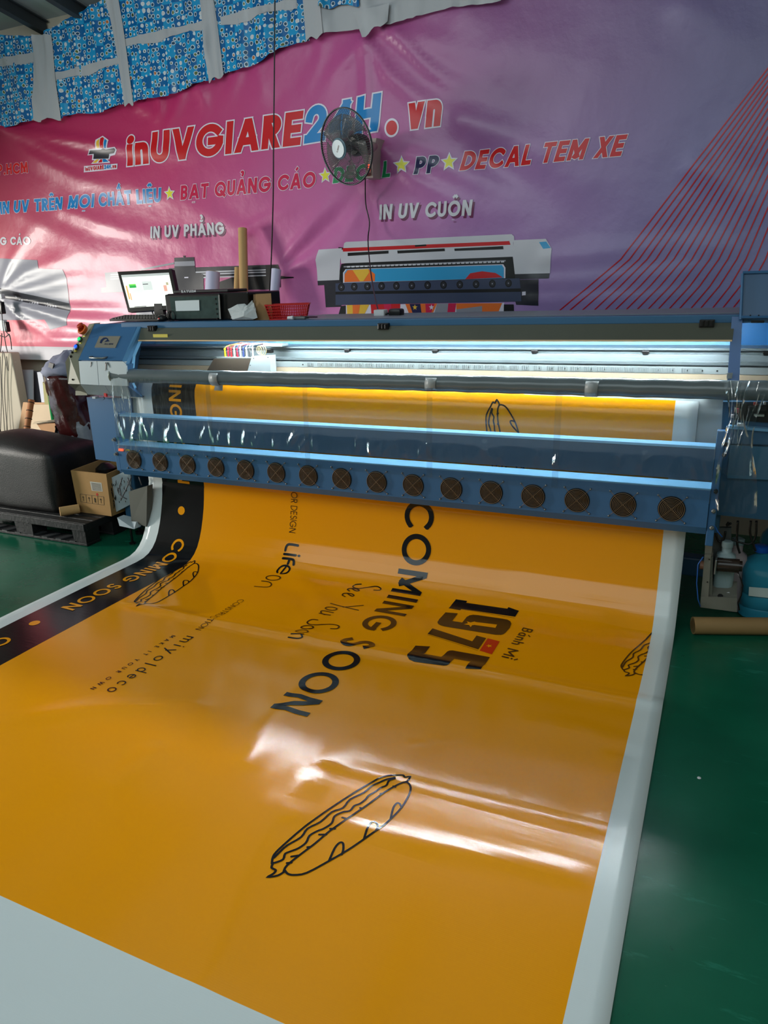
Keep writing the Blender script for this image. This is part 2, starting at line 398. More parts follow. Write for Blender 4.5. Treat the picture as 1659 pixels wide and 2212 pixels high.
for x in (-6.1, -5.08, -4.62, -3.4, -2.0, -.6, 1.2):
    bm_ = B(); dz = 8.3*SL
    for (a, b_, c, e) in ((-.028, .028, -.10, -.092), (-.006, .006, -.092, -.010), (-.028, .028, -.010, 0)):
        bm_.prism([(x+a, YW-.02, ZC+c-.003), (x+b_, YW-.02, ZC+c-.003), (x+b_, YW-.02, ZC+e-.003), (x+a, YW-.02, ZC+e-.003)], (0, -8.3, dz))
    bm_.build('beam', BEAMM, ceil)
B().box((-6.9, 4.62, 0), (at(34, 820, 4.62).x, YB-.13, 1.10), bev=.01).build('trim_1', WALLM, kind='structure')
# ------------------------------------------------------------------ wall banner
def wp(px, py): p = at(px, py, YB-.01); return (p.x, p.z)
XU0, XU1, ZV0, ZV1 = -6.9, 2.55, 1.02, 3.30; GS = .03
NXg = int((XU1-XU0)/GS)+1; NZg = int((ZV1-ZV0)/GS)+1
gx = np.linspace(XU0, XU1, NXg); gz = np.linspace(ZV0, ZV1, NZg)
RID = [  # polyline in the banner, height towards the room, width at start and end
 ([(8, 274), (70, 288), (150, 302), (290, 322), (430, 330)], .035, .03, .05), ([(8, 276), (90, 312), (170, 345), (280, 372)], .03, .025, .05),
 ([(15, 290), (90, 345), (170, 385), (300, 408), (440, 440)], .03, .05, .09), ([(130, 452), (230, 486), (340, 512), (420, 520)], .022, .05, .06),
 ([(0, 440), (80, 480), (200, 540), (330, 560)], .02, .07, .1),
 ([(4, 636), (60, 628), (150, 605), (260, 590)], .02, .02, .08), ([(4, 640), (60, 650), (150, 668), (290, 672)], -.035, .02, .05),
 ([(4, 640), (60, 662), (150, 690), (280, 700)], .03, .02, .06), ([(4, 645), (50, 690), (120, 730), (200, 740)], .03, .02, .05),
 ([(6, 630), (60, 590), (140, 560), (240, 550)], .022, .02, .09), ([(6, 620), (30, 560), (70, 500), (100, 470)], .02, .02, .07), ([(40, 740), (160, 735), (300, 720)], .02, .03, .05),
 ([(612, 578), (660, 540), (720, 480), (790, 400)], -.03, .02, .07), ([(616, 582), (690, 555), (760, 520)], .025, .02, .07), ([(612, 570), (640, 530), (690, 470), (730, 440)], .025, .02, .05),
 ([(538, 494), (580, 470), (640, 440)], .02, .015, .05), ([(535, 500), (470, 470), (380, 440)], .015, .03, .1),
 ([(346, 212), (352, 235), (340, 270)], .03, .012, .04), ([(432, 190), (445, 210), (440, 240)], .03, .012, .05), ([(300, 228), (330, 240), (345, 255)], .02, .02, .05), ([(400, 200), (385, 240), (355, 300)], .022, .015, .05),
 ([(520, 160), (490, 230), (470, 260)], .015, .02, .07), ([(560, 140), (570, 200), (560, 260)], .014, .03, .08),
 ([(788, 88), (794, 150), (796, 230), (800, 300)], .03, .012, .03), ([(780, 100), (720, 160), (690, 220)], .02, .03, .07), ([(700, 90), (690, 140), (650, 210)], .015, .02, .07),
 ([(828, 58), (870, 90), (930, 150), (1000, 200)], .035, .012, .05), ([(800, 95), (840, 160), (900, 210), (960, 240)], .03, .02, .06), ([(860, 70), (930, 90), (1050, 130)], .02, .03, .1),
 ([(812, 290), (840, 340), (900, 392), (1000, 440), (1080, 470)], .035, .015, .07), ([(822, 320), (900, 340), (1000, 380), (1130, 440)], .022, .02, .09), ([(800, 400), (830, 440), (900, 500)], .016, .02, .06),
 ([(1000, 260), (1080, 290), (1200, 350), (1330, 440)], .03, .06, .16), ([(1040, 340), (1150, 400), (1260, 470)], -.02, .06, .12),
 ([(1480, 10), (1560, 80), (1659, 170)], .03, .08, .14), ([(1000, 30), (1100, 90), (1250, 130)], .02, .08, .2),
 ([(1180, 560), (1350, 545), (1500, 530), (1659, 560)], .02, .05, .07), ([(1160, 610), (1350, 600), (1500, 585), (1659, 620)], .022, .05, .06), ([(1150, 650), (1350, 645), (1500, 635), (1659, 640)], .02, .04, .05),
 ([(1500, 360), (1580, 410), (1659, 440)], .02, .06, .08), ([(795, 400), (770, 470), (720, 540)], .014, .02, .06), ([(640, 690), (760, 690), (900, 690)], .015, .05, .05),
]
GXX, GZZ = np.meshgrid(gx, gz, indexing='ij'); D = np.zeros_like(GXX)
for pl, amp, w0, w1 in RID:
    P = [wp(*p) for p in pl]; seg = [math.dist(P[i], P[i+1]) for i in range(len(P)-1)]; tot = sum(seg); best = np.full_like(GXX, 1e9); tb = np.zeros_like(GXX); acc = 0
    for i, L in enumerate(seg):
        ax, az = P[i]; bx, bz = P[i+1]; t = np.clip(((GXX-ax)*(bx-ax)+(GZZ-az)*(bz-az))/L**2, 0, 1)
        dd = np.hypot(GXX-ax-t*(bx-ax), GZZ-az-t*(bz-az)); k = dd < best; best[k] = dd[k]; tb[k] = ((acc+t*L)/tot)[k]; acc += L
    w = np.maximum((w0+(w1-w0)*tb)*1.15, .035); D += amp*.75*np.exp(-(best/w)**2)*(1-tb**2*.8)
def vnoise(x, z, s, seed, oct_=3):
    r_ = np.random.default_rng(seed); out = 0; a = 1
    for o in range(oct_):
        for k in range(5):
            th, ph = r_.uniform(0, math.pi), r_.uniform(0, 7); q = 2*math.pi/(s*r_.uniform(.8, 1.3)); out = out+a*np.sin((x*math.cos(th)+z*math.sin(th))*q+ph)/5
        a *= .5; s *= .5
    return out
D += .012*vnoise(GXX, GZZ, 1.3, 5)+.025
D = np.clip(D, .002, .12)
def bil(A, x, z):
    fx = min(max((x-XU0)/GS_x, 0), NXg-1.001); fz = min(max((z-ZV0)/GS_z, 0), NZg-1.001); i, j = int(fx), int(fz); a, b = fx-i, fz-j
    return float(A[i, j]*(1-a)*(1-b)+A[i+1, j]*a*(1-b)+A[i, j+1]*(1-a)*b+A[i+1, j+1]*a*b)
GS_x = gx[1]-gx[0]; GS_z = gz[1]-gz[0]
dDx, dDz = np.gradient(D, GS_x, GS_z)
class WallSheet(Sheet):
    def nrm(s, u, v): return Vector((-bil(dDx, u, v), -1, -bil(dDz, u, v))).normalized()
wall_sheet = WallSheet(lambda u, v: Vector((u, YB-bil(D, u, v), v)), list(gx), list(gz))
bm_ = bpy.data.materials.new('banner_print'); bm_.use_nodes = True; nt = bm_.node_tree; b = nt.nodes['Principled BSDF']
b.inputs['Roughness'].default_value = .36; b.inputs['Specular IOR Level'].default_value = .45; b.inputs['Coat Weight'].default_value = .05
geo = nt.nodes.new('ShaderNodeNewGeometry'); sep = nt.nodes.new('ShaderNodeSeparateXYZ'); nt.links.new(geo.outputs['Position'], sep.inputs[0])
mr = nt.nodes.new('ShaderNodeMapRange'); mr.inputs[1].default_value = -6.2; mr.inputs[2].default_value = 1.2; nt.links.new(sep.outputs[0], mr.inputs[0])
def ramp(stops):
    cr = nt.nodes.new('ShaderNodeValToRGB'); e = cr.color_ramp.elements
    while len(e) < len(stops): e.new(.5)
    for q, (p, c) in zip(e, stops): q.position = p; q.color = (*c, 1)
    nt.links.new(mr.outputs[0], cr.inputs['Fac']); return cr
top = ramp([(0, lin('#981C40')), (.3, lin('#B82A62')), (.5, lin('#B8508E')), (.63, lin('#93588F')), (.8, lin('#7A6E9C')), (1, lin('#62749C'))])
low = ramp([(0, lin('#DC7C82')), (.3, lin('#DC6A9E')), (.5, lin('#CC7CB8')), (.63, lin('#AE86C2')), (.8, lin('#8E8CBE')), (1, lin('#6E7AA8'))])
mz = nt.nodes.new('ShaderNodeMapRange'); mz.inputs[1].default_value = 2.7; mz.inputs[2].default_value = 1.3; nt.links.new(sep.outputs[2], mz.inputs[0])
mx = nt.nodes.new('ShaderNodeMix'); mx.data_type = 'RGBA'; nt.links.new(mz.outputs[0], mx.inputs['Factor']); nt.links.new(top.outputs[0], mx.inputs['A']); nt.links.new(low.outputs[0], mx.inputs['B'])
nt.links.new(mx.outputs['Result'], b.inputs['Base Color'])
tc = nt.nodes.new('ShaderNodeTexCoord'); tn = nt.nodes.new('ShaderNodeTexNoise'); tn.inputs['Scale'].default_value = 6; tn.inputs['Detail'].default_value = 6; nt.links.new(tc.outputs['Object'], tn.inputs['Vector'])
bp = nt.nodes.new('ShaderNodeBump'); bp.inputs['Strength'].default_value = .25; bp.inputs['Distance'].default_value = .03; nt.links.new(tn.outputs['Fac'], bp.inputs['Height']); nt.links.new(bp.outputs['Normal'], b.inputs['Normal'])
HEM = mat('banner_hem', '#CFCBD2', .5, noise=.05)
V = [(gx[i], YB-D[i, j], gz[j]) for i in range(NXg) for j in range(NZg)]
F = [(i*NZg+j, (i+1)*NZg+j, (i+1)*NZg+j+1, i*NZg+j+1) for i in range(NXg-1) for j in range(NZg-1)]
MI = [1 if gz[j] < 1.12 else 0 for i in range(NXg-1) for j in range(NZg-1)]
banner = mesh('wall_banner', V, F, [bm_, HEM], None, True, MI, label='huge pink to violet advertising banner stretched over the back wall', cat='banner')
def pm(name, c, rough=.33): return mat(name, c, rough, spec=.5, bump=.12, bscale=6)
PR = [pm('print_red', '#C4121C'), pm('print_white', '#D9D4E4'), pm('print_blue', '#0F7CC0'), pm('print_green', '#0B8A50'), pm('print_navy', '#1B1B4A'), pm('print_yellow', '#E3DE3A'),
      pm('print_crimson', '#C8184A'), pm('print_grey', '#C9C9D2'), pm('print_dark', '#2B2B34'), pm('print_shadow', '#6A2A50'), pm('print_light_red', '#D8485C'), pm('print_black', '#101014'),
      pm('print_sky', '#2F9BD0'), pm('print_orange', '#E8702A'), pm('print_slate', '#3C4560'), pm('print_amber', '#E2B43A'), pm('print_mid_grey', '#8E8E9A')]
(cR, cW, cB, cG, cN, cY, cC, cGr, cD, cSh, cLR, cK, cSk, cO, cSl, cAm, cMG) = range(17)
def capz(x, y0, y1): return abs(wp(x, y0)[1]-wp(x, y1)[1])
def bold(pr, t, a, b_, cap, m, sw=.225, tr=.12, sh=.18, ol=.035, om=cW, **k): pr.text(t, wp(*a), wp(*b_), cap, m, sw, tr, sh, ol, om, **k)
pr = Print(wall_sheet)
ch = capz(500, 267, 337)
bold(pr, 'inUVGIARE', (280, 360), (652, 314), ch, cR, sw=.235, tr=.10, sh=.2, ol=.04)
pr.build('headline_word', banner, PR); pr = Print(wall_sheet)
bold(pr, '24H', (660, 312), (818, 285), ch*1.06, cB, sw=.235, tr=.1, sh=.2, ol=.04)
pr.build('headline_word', banner, PR); pr = Print(wall_sheet)
c0 = wp(848, 277); pr.convex([(c0[0]+.052*math.cos(a*math.pi/12), c0[1]+.056*math.sin(a*math.pi/12)) for a in range(24)], cW, 1).convex([(c0[0]+.04*math.cos(a*math.pi/12), c0[1]+.043*math.sin(a*math.pi/12)) for a in range(24)], cR, 2)
bold(pr, 'vn', (880, 282), (953, 273), ch*.98, cR, sw=.25, tr=.1, sh=.15, ol=.04)
pr.build('headline_word', banner, PR)
def line(t, a, b_, cap, m, **k):
    pr = Print(wall_sheet); bold(pr, t, a, b_, cap, m, **k); pr.build('printed_word', banner, PR)
line('IN UV TRÊN', (6, 463), (138, 453), capz(70, 458-27, 458), cB)
line('MỌI', (150, 452), (205, 448), capz(70, 458-28, 458), cB, sh=.3)
line('CHẤT LIỆU', (216, 447), (353, 437), capz(280, 441-30, 441), cB)
line('BẠT QUẢNG CÁO', (395, 433), (684, 405), capz(540, 417-33, 417), cC)
line('DECAL', (722, 397), (845, 383), capz(780, 390-34, 390), cG, sh=.25)
line('PP', (897, 378), (946, 374), capz(920, 376-37, 376), cN, sh=.25)
line('DECAL TEM XE', (995, 370), (1342, 338), capz(1170, 355-43, 355), cR, sh=.3)
line('P.HCM', (-2, 379), (66, 374), capz(30, 376-24, 376), cR, om=cW, ol=.02)
for (x, y), R in (((372, 419), .042), ((706, 380), .042), ((872, 358), .046), ((973, 351), .046)):
    pr = Print(wall_sheet); c = wp(x, y); pr.poly(star(c, R*1.3, .48), cW, 1); pr.poly(star(c, R, .42), cY, 2); pr.build('printed_star', banner, PR)
for t, a, b_, cp in (('IN UV PHẲNG', (330, 515), (487, 506), capz(400, 510-26, 510)), ('IN UV CUỘN', (822, 475), (1020, 466), capz(920, 470-33, 470))):
    pr = Print(wall_sheet)
    for dx, dz, m, ly in ((.012, -.014, cSh, 0), (0, 0, cGr, 2)):
        A_, B_ = wp(*a), wp(*b_); pr.text(t, (A_[0]+dx, A_[1]+dz), (B_[0]+dx, B_[1]+dz), cp, m, .22, .13, .12, layer=ly)
    pr.build('printed_word', banner, PR)
line('NG CÁO', (-8, 530), (71, 529), capz(30, 512, 530), cGr, ol=0)
# logo
pr = Print(wall_sheet)
def lg(pts, m, ly, ox=0, oy=280, sc=4.74): pr.poly([wp(ox+x/sc, oy+y/sc) for x, y in pts], m, ly)
lg([(1008, 205), (1012, 112), (1075, 68), (1138, 112), (1126, 205)], cW, 1)
lg([(1020, 195), (1024, 125), (1050, 98), (1052, 195)], cAm, 2); lg([(1058, 195), (1056, 95), (1075, 82), (1092, 95), (1090, 195)], cR, 2); lg([(1096, 195), (1098, 98), (1124, 120), (1116, 195)], cB, 2)
lg([(918, 268), (938, 205), (1060, 200), (1110, 195), (1208, 183), (1226, 212), (1200, 262), (1150, 275), (1140, 310), (968, 318), (968, 262)], cW, 1)
lg([(928, 258), (946, 215), (1058, 210), (1085, 197), (1112, 208), (1200, 196), (1214, 212), (1192, 245), (1140, 252), (1132, 300), (980, 305), (982, 252)], cD, 2)
lg([(962, 355), (1005, 305), (1105, 300), (1150, 335), (1148, 345)], cW, 1)
lg([(975, 345), (1012, 310), (1040, 308), (1010, 345)], cAm, 2); lg([(1030, 343), (1050, 308), (1068, 308), (1070, 340)], cR, 2); lg([(1078, 338), (1072, 305), (1098, 303), (1135, 332)], cB, 2)
lg([(885, 442), (888, 378), (1228, 352), (1228, 408)], cW, 1)
pr.text('inUVGIARE', wp(190, 370.5), wp(230, 366.5), capz(200, 362, 371), cR, .24, .12, .1, layer=2); pr.text('24H', wp(231, 366.4), wp(245, 365), capz(200, 362, 371), cB, .24, .12, .1, layer=2); pr.text('.vn', wp(246.5, 365), wp(257, 364), capz(200, 362, 371), cR, .24, .12, .1, layer=2)
pr.build('company_emblem', banner, PR)
# picture of a roll printer
pr = Print(wall_sheet)
def q6(pts, m, ly, sc=2.765, ox=660, oy=480): pr.poly([wp(ox+x/sc, oy+y/sc) for x, y in pts], m, ly)
q6([(205, 150), (245, 245), (218, 250), (206, 300), (180, 370), (1290, 335), (1262, 300), (1240, 200)], cK, 0)
q6([(232, 165), (240, 126), (252, 118), (1235, 72), (1250, 85), (1252, 120)], cGr, 1)
q6([(212, 165), (1245, 112), (1248, 206), (218, 246)], cGr, 1); q6([(230, 155), (1222, 113), (1229, 135), (232, 176)], cR, 2)
q6([(258, 183), (502, 170), (502, 187), (258, 202)], cK, 2); q6([(554, 170), (838, 157), (840, 173), (556, 187)], cK, 2); q6([(895, 158), (1185, 143), (1187, 162), (897, 172)], cK, 2)
q6([(660, 137), (728, 133), (730, 143), (662, 147)], cK, 3)
q6([(72, 225), (90, 165), (226, 155), (212, 232), (205, 346), (76, 350)], cGr, 1); q6([(76, 350), (205, 345), (228, 370), (78, 377)], cD, 1); q6([(115, 375), (216, 370), (216, 505), (125, 508)], cD, 1)
q6([(1248, 108), (1440, 100), (1475, 160), (1465, 305), (1255, 310), (1243, 205)], cGr, 1); q6([(1255, 310), (1463, 305), (1460, 335), (1258, 342)], cD, 1); q6([(1230, 345), (1398, 340), (1396, 497), (1262, 492)], cD, 1)
q6([(1400, 120), (1442, 116), (1470, 155), (1425, 160)], cSk, 2)
for i in range(36):
    x = 252+i*26.3; y = 262-i*.86; q6([(x, y), (x+19, y-1), (x+19, y+8), (x, y+9)], cGr, 2)
q6([(232, 262), (1200, 226), (1200, 234), (232, 270)], cMG, 1)
q6([(228, 302), (243, 281), (1186, 251), (1199, 272), (1199, 334), (228, 362)], cW, 2)
q6([(236, 302), (250, 283), (1178, 256), (1190, 274), (1190, 334), (236, 360)], cSk, 3)
q6([(236, 358), (238, 310), (255, 286), (380, 279), (420, 310), (418, 352)], cO, 4); q6([(285, 285), (380, 279), (385, 300), (350, 352), (330, 353)], cAm, 5)
q6([(960, 340), (990, 305), (1060, 293), (1140, 303), (1185, 330)], cR, 4)
q6([(183, 365), (1283, 335), (1290, 395), (183, 415)], cSl, 3); q6([(183, 415), (1290, 395), (1290, 415), (183, 432)], cK, 3); q6([(183, 432), (1292, 415), (1295, 472), (183, 495)], cSl, 3)
for i, (x, y) in enumerate([(218, 388), (295, 385), (374, 383), (458, 381), (547, 380), (640, 378), (735, 376), (830, 374), (928, 372), (1025, 370), (1122, 367), (1218, 364)]):
    q6([(x+20*math.cos(a*math.pi/7), y+24*math.sin(a*math.pi/7)) for a in range(14)], cK, 4)
    q6([(x+14*math.cos(a*math.pi/4), y+17*math.sin(a*math.pi/4)) for a in range(8)], cD, 5); q6([(x+4*math.cos(a*math.pi/3), y+5*math.sin(a*math.pi/3)) for a in range(6)], cMG, 6)
q6([(243, 495), (1192, 480), (1188, 552), (250, 567)], cW, 1)
q6([(250, 495), (385, 492), (350, 565), (256, 567)], cAm, 2); q6([(285, 494), (330, 493), (320, 566), (290, 567)], cO, 3); q6([(392, 490), (570, 487), (570, 565), (400, 562)], cR, 2); q6([(470, 488), (515, 488), (520, 560), (480, 560)], cC, 3)
q6([(600, 488), (790, 485), (760, 557), (628, 560)], cO, 2); q6([(625, 488), (690, 487), (700, 558), (650, 559)], cN, 3); q6([(720, 487), (775, 486), (750, 556), (725, 557)], cC, 3)
for x, y, m in ((658, 508, cAm), (757, 508, cW)): pr.poly(star(wp(660+x/2.765, 480+y/2.765), .02, .42), m, 4)
q6([(790, 485), (860, 484), (900, 552), (770, 556)], cMG, 2); q6([(858, 484), (905, 484), (895, 552), (850, 554)], cC, 3); q6([(905, 484), (1180, 482), (1150, 553), (905, 555)], cO, 2); q6([(905, 520), (1060, 500), (1060, 553), (905, 555)], cMG, 3)
q6([(215, 500), (245, 497), (245, 566), (200, 562)], cK, 2); q6([(1190, 490), (1248, 490), (1250, 548), (1188, 551)], cK, 2)
q6([(1298, 415), (1320, 413), (1320, 435), (1298, 437)], cW, 2)
pr.build('roll_printer_picture', banner, PR)
pr = Print(wall_sheet)
def q5(pts, m, ly): q6(pts, m, ly, 3.318, 200, 480)
q5([(98, 362), (190, 355), (250, 500), (70, 505), (70, 470), (110, 465)], cMG, 1); q5([(325, 640), (560, 640), (560, 720), (325, 720)], cMG, 1)
for y in (372, 388, 404): q5([(140, y), (200, y-2), (200, y+5), (140, y+7)], cGr, 2)
q5([(345, 338), (595, 288), (597, 301), (370, 345)], cMG, 2)
q5([(560, 330), (1330, 303), (1335, 385), (560, 400)], cD, 1)
for y in (352, 368, 392): q5([(560, y+8), (1250, y-14), (1250, y-7), (560, y+18)], cGr, 2)
q5([(598, 255), (735, 250), (745, 362), (800, 372), (805, 490), (560, 490), (590, 440), (575, 345), (600, 340)], cD, 3); q5([(600, 283), (738, 278), (741, 312), (600, 316)], cMG, 4); q5([(668, 392), (695, 391), (695, 400), (668, 401)], cW, 4)
q5([(660, 240), (676, 240), (672, 256), (664, 256)], cK, 3)
q5([(910, 430), (1005, 395), (1250, 385), (1245, 306), (1335, 303), (1352, 345), (1358, 465), (1300, 482), (905, 486)], cK, 2)
q5([(1355, 385), (1400, 390), (1450, 391), (1450, 399), (1400, 403), (1358, 408)], cK, 2)
q6([(0, 558), (85, 562), (90, 580), (140, 582), (150, 602), (153, 665), (150, 702), (112, 712), (100, 690), (-20, 692), (-20, 560)], cMG, 1, 1, 0, 0)
q6([(-10, 618), (152, 655), (152, 672), (-10, 640)], cD, 2, 1, 0, 0)
pr.build('flatbed_printer_picture', banner, PR)
pr = Print(wall_sheet)
bots = [10, 90, 190, 285, 370, 450, 535, 620, 705, 785, 870, 950, 1040, 1115, 1210, 1290, 1370, 1450]; mids = [515, 583, 655, 718, 785, 858, 925, 995, 1065, 1130, 1205, 1275, 1345, 1415, 1485, 1560, 1638, 1710]
for b0, m0 in zip(bots, mids):
    P = [wp(1200+b0/3.614, 676-b0*.004), wp(1200+(b0+m0*1.02)/2/3.614, 560+57*1.02), wp(1200+m0/3.614, 560)]
    T = wp(1950, -230); L = math.dist(P[2], T); k = min(1, (ZV1-.05-P[2][1])/(T[1]-P[2][1])); P.append((P[2][0]+(T[0]-P[2][0])*k, P[2][1]+(T[1]-P[2][1])*k))
    for r_ in ribbon(P, .0065): pr.convex(r_, cLR if False else cR, 1)
pr.build('red_cable_lines', banner, PR)
# ------------------------------------------------------------------ patterned tarpaulin over the upper wall
tm = bpy.data.materials.new('sticker_tarp'); tm.use_nodes = True; nt = tm.node_tree; b = nt.nodes['Principled BSDF']; b.inputs['Roughness'].default_value = .22
uv = nt.nodes.new('ShaderNodeUVMap'); uv.uv_map = 'UVMap'
def nd(t, **k):
    n_ = nt.nodes.new(t)
    for a, v in k.items(): setattr(n_, a, v)
    return n_
nz = nd('ShaderNodeTexNoise'); nz.inputs['Scale'].default_value = 45; nt.links.new(uv.outputs[0], nz.inputs['Vector'])
sc = nd('ShaderNodeVectorMath', operation='SCALE'); sc.inputs['Scale'].default_value = .011; nt.links.new(nz.outputs['Color'], sc.inputs[0])
ad = nd('ShaderNodeVectorMath', operation='ADD'); nt.links.new(uv.outputs[0], ad.inputs[0]); nt.links.new(sc.outputs[0], ad.inputs[1])
vo = nd('ShaderNodeTexVoronoi', feature='F1'); vo.inputs['Scale'].default_value = 25; vo.inputs['Randomness'].default_value = .45; nt.links.new(ad.outputs[0], vo.inputs['Vector'])
cr = nd('ShaderNodeValToRGB'); cr.color_ramp.interpolation = 'CONSTANT'; e = cr.color_ramp.elements; e[0].position = 0; e[0].color = (0, 0, 0, 1); e[1].position = .25; e[1].color = (1, 1, 1, 1); q = e.new(.35); q.color = (.5, .5, .5, 1)
nt.links.new(vo.outputs['Distance'], cr.inputs[0])
inner = nd('ShaderNodeValToRGB'); inner.color_ramp.interpolation = 'CONSTANT'; e = inner.color_ramp.elements
for i, (p, c) in enumerate([(0, '#1E4664'), (.3, '#0E4A6A'), (.5, '#3A4A34'), (.62, '#C8C8CC'), (.72, '#2E5A6E'), (.86, '#B06A3A'), (.92, '#5A6A3A')]):
    q = e[i] if i < 2 else e.new(p); q.position = p; q.color = (*lin(c), 1)
sp = nd('ShaderNodeSeparateColor'); nt.links.new(vo.outputs['Color'], sp.inputs[0]); nt.links.new(sp.outputs[0], inner.inputs[0])
ck = nd('ShaderNodeTexChecker'); ck.inputs['Scale'].default_value = 12; ck.inputs['Color1'].default_value = (*lin('#0E5E9A'), 1); ck.inputs['Color2'].default_value = (*lin('#1E8FC4'), 1); nt.links.new(uv.outputs[0], ck.inputs['Vector'])
g1 = nd('ShaderNodeMath', operation='GREATER_THAN'); g1.inputs[1].default_value = .2; nt.links.new(cr.outputs[0], g1.inputs[0])
g2 = nd('ShaderNodeMath', operation='GREATER_THAN'); g2.inputs[1].default_value = .8; nt.links.new(cr.outputs[0], g2.inputs[0])
m1 = nd('ShaderNodeMix', data_type='RGBA'); nt.links.new(g1.outputs[0], m1.inputs['Factor']); nt.links.new(inner.outputs[0], m1.inputs['A']); nt.links.new(ck.outputs[0], m1.inputs['B'])
m2 = nd('ShaderNodeMix', data_type='RGBA'); nt.links.new(g2.outputs[0], m2.inputs['Factor']); nt.links.new(m1.outputs['Result'], m2.inputs['A']); m2.inputs['B'].default_value = (*lin('#C4D2DA'), 1)
nt.links.new(m2.outputs['Result'], b.inputs['Base Color'])
TW = mat('tarp_white', '#A9ABB0', .35, bump=.3, bscale=7)
tarp = empty('patterned_tarp', at(250, 120, 4.76), 'blue sticker patterned tarpaulin with white seams hung above the pink banner', 'tarpaulin')
TK = [(2.1, .35, .2), (3.3, -.5, 1.1), (1.3, .9, 2.), (4.7, .12, .6)]
def tpanel(name, cor, mt, yoff, seed, nu=26, nv=26, amp=.035, uvs=1., parent=tarp, low=None):
    P = [Vector((at(x, y, 4.775).x, 0, at(x, y, 4.775).z)) for x, y in cor]  # TL TR BR BL
    V = []; UVc = []; r_ = np.random.default_rng(seed); ks = [(r_.uniform(1.5, 4.5), r_.uniform(-1.2, 1.2), r_.uniform(0, 6)) for _ in range(5)]
    for i in range(nu+1):
        for j in range(nv+1):
            u, v = i/nu, j/nv; p = (P[0]*(1-u)+P[1]*u)*(1-v)+(P[3]*(1-u)+P[2]*u)*v
            fold = sum(math.exp(-(math.sin((p.x*k+p.z*sl+ph)*math.pi)/.22)**2) for k, sl, ph in TK)/2.6
            y = 4.775-yoff-amp*fold-.012*math.sin(p.z*5)
            zz = p.z+(.012*math.sin(u*9+seed) if v > .97 else 0); zc = ZC+(YW-y)*SL-.015
            if zz > zc-.0: y -= 0; zz = min(zz, zc)
            V.append((p.x, y, zz)); UVc.append((p.x*uvs, p.z*uvs))
    F = [(i*(nv+1)+j, (i+1)*(nv+1)+j, (i+1)*(nv+1)+j+1, i*(nv+1)+j+1) for i in range(nu) for j in range(nv)]
    o = mesh(name, V, F, mt, parent, True); uvl = o.data.uv_layers.new(name='UVMap')
    for l in o.data.loops: uvl.data[l.index].uv = UVc[l.vertex_index]
    return o
for k_, cor in enumerate([[(-160, 70), (92, 78), (82, 262), (-160, 300)], [(92, 70), (238, -12), (280, 228), (128, 258)], [(240, -70), (440, -110), (468, 174), (284, 227)], [(448, -110), (655, -150), (668, 84), (482, 166)], [(690, -40), (775, -60), (780, 12), (690, 18)]]):
    tpanel('patterned_panel', cor, tm, 0 if k_ < 4 else .02, 11+k_, amp=.04)
for k_, cor in enumerate([[(70, 75), (112, 75), (136, 258), (76, 263)], [(222, -40), (246, -60), (292, 226), (274, 229)], [(418, -110), (446, -110), (486, 165), (456, 178)], [(640, -140), (690, -140), (702, 78), (662, 87)],
      [(120, 158), (268, 120), (270, 138), (122, 178)], [(266, 84), (440, 45), (444, 63), (270, 104)], [(474, 36), (640, -6), (642, 14), (478, 58)], [(-160, 158), (72, 112), (75, 130), (-160, 175)]]):
    tpanel('white_seam', cor, TW, .004 if k_ > 3 else .008, 40+k_, nu=10 if k_ < 4 else 34, nv=24 if k_ < 4 else 4, amp=.04)
tpanel('white_panel', [(686, -140), (1300, -240), (1085, 0), (700, 78)], TW, .0, 77, nu=40, nv=14, amp=.05)
tpanel('white_tail', [(768, 30), (845, 10), (842, 50), (788, 82)], TW, .03, 79, nu=8, nv=8, amp=.03)
# ------------------------------------------------------------------ printed vinyl sheet running out of the printer
XL, XR = -3.295, -.088; XKL, XKR = -3.185, -2.855; XYR = -.185
prof = [(3.66, 1.092), (3.60, 1.092), (3.56, 1.090), (3.525, 1.080), (3.50, 1.060), (3.482, 1.030), (3.474, .99)]
prof += [(3.472, z) for z in np.arange(.95, .42, -.04)]
prof += [(3.468, .42), (3.458, .36), (3.444, .30), (3.425, .24), (3.402, .18), (3.375, .125), (3.345, .08), (3.31, .046), (3.27, .022), (3.22, .008), (3.16, .0035)]
prof += [(y, .0035) for y in np.arange(3.11, -1.2, -.045)]
prof = np.array(prof); al = np.concatenate([[0], np.cumsum(np.hypot(np.diff(prof[:, 0]), np.diff(prof[:, 1])))])
def a_of_y(y):                                     # path length of a floor point
    return float(np.interp(-y, -prof[-60:, 0], al[-60:]))
def vhit(px, py):                                  # point of the sheet seen at a measured place -> (x, a)
    q = _ray(px, py)
    for i in range(len(prof)-1):
        (y0, z0), (y1, z1) = prof[i], prof[i+1]; dy, dz = y1-y0, z1-z0
        # OW + t q on the strip: (t qy - y0) dz - (cam + t qz - z0) dy = 0
        den = q[1]*dz-q[2]*dy
        if abs(den) < 1e-9: continue
        t = (y0*dz+(CAMZ-z0)*dy)/den
        if t <= 0: continue
        y, z = t*q[1], CAMZ+t*q[2]; L2 = dy*dy+dz*dz; s_ = ((y-y0)*dy+(z-z0)*dz)/L2
        if -1e-6 <= s_ <= 1+1e-6:
            pass
            yield (t, t*q[0], al[i]+s_*math.sqrt(L2))
hits = []
def vp(px, py):
    h = sorted(vhit(px, py)); return (h[0][2], h[0][1])      # (a, x)
VR = []                                            # creases: polyline (a, x), height, width
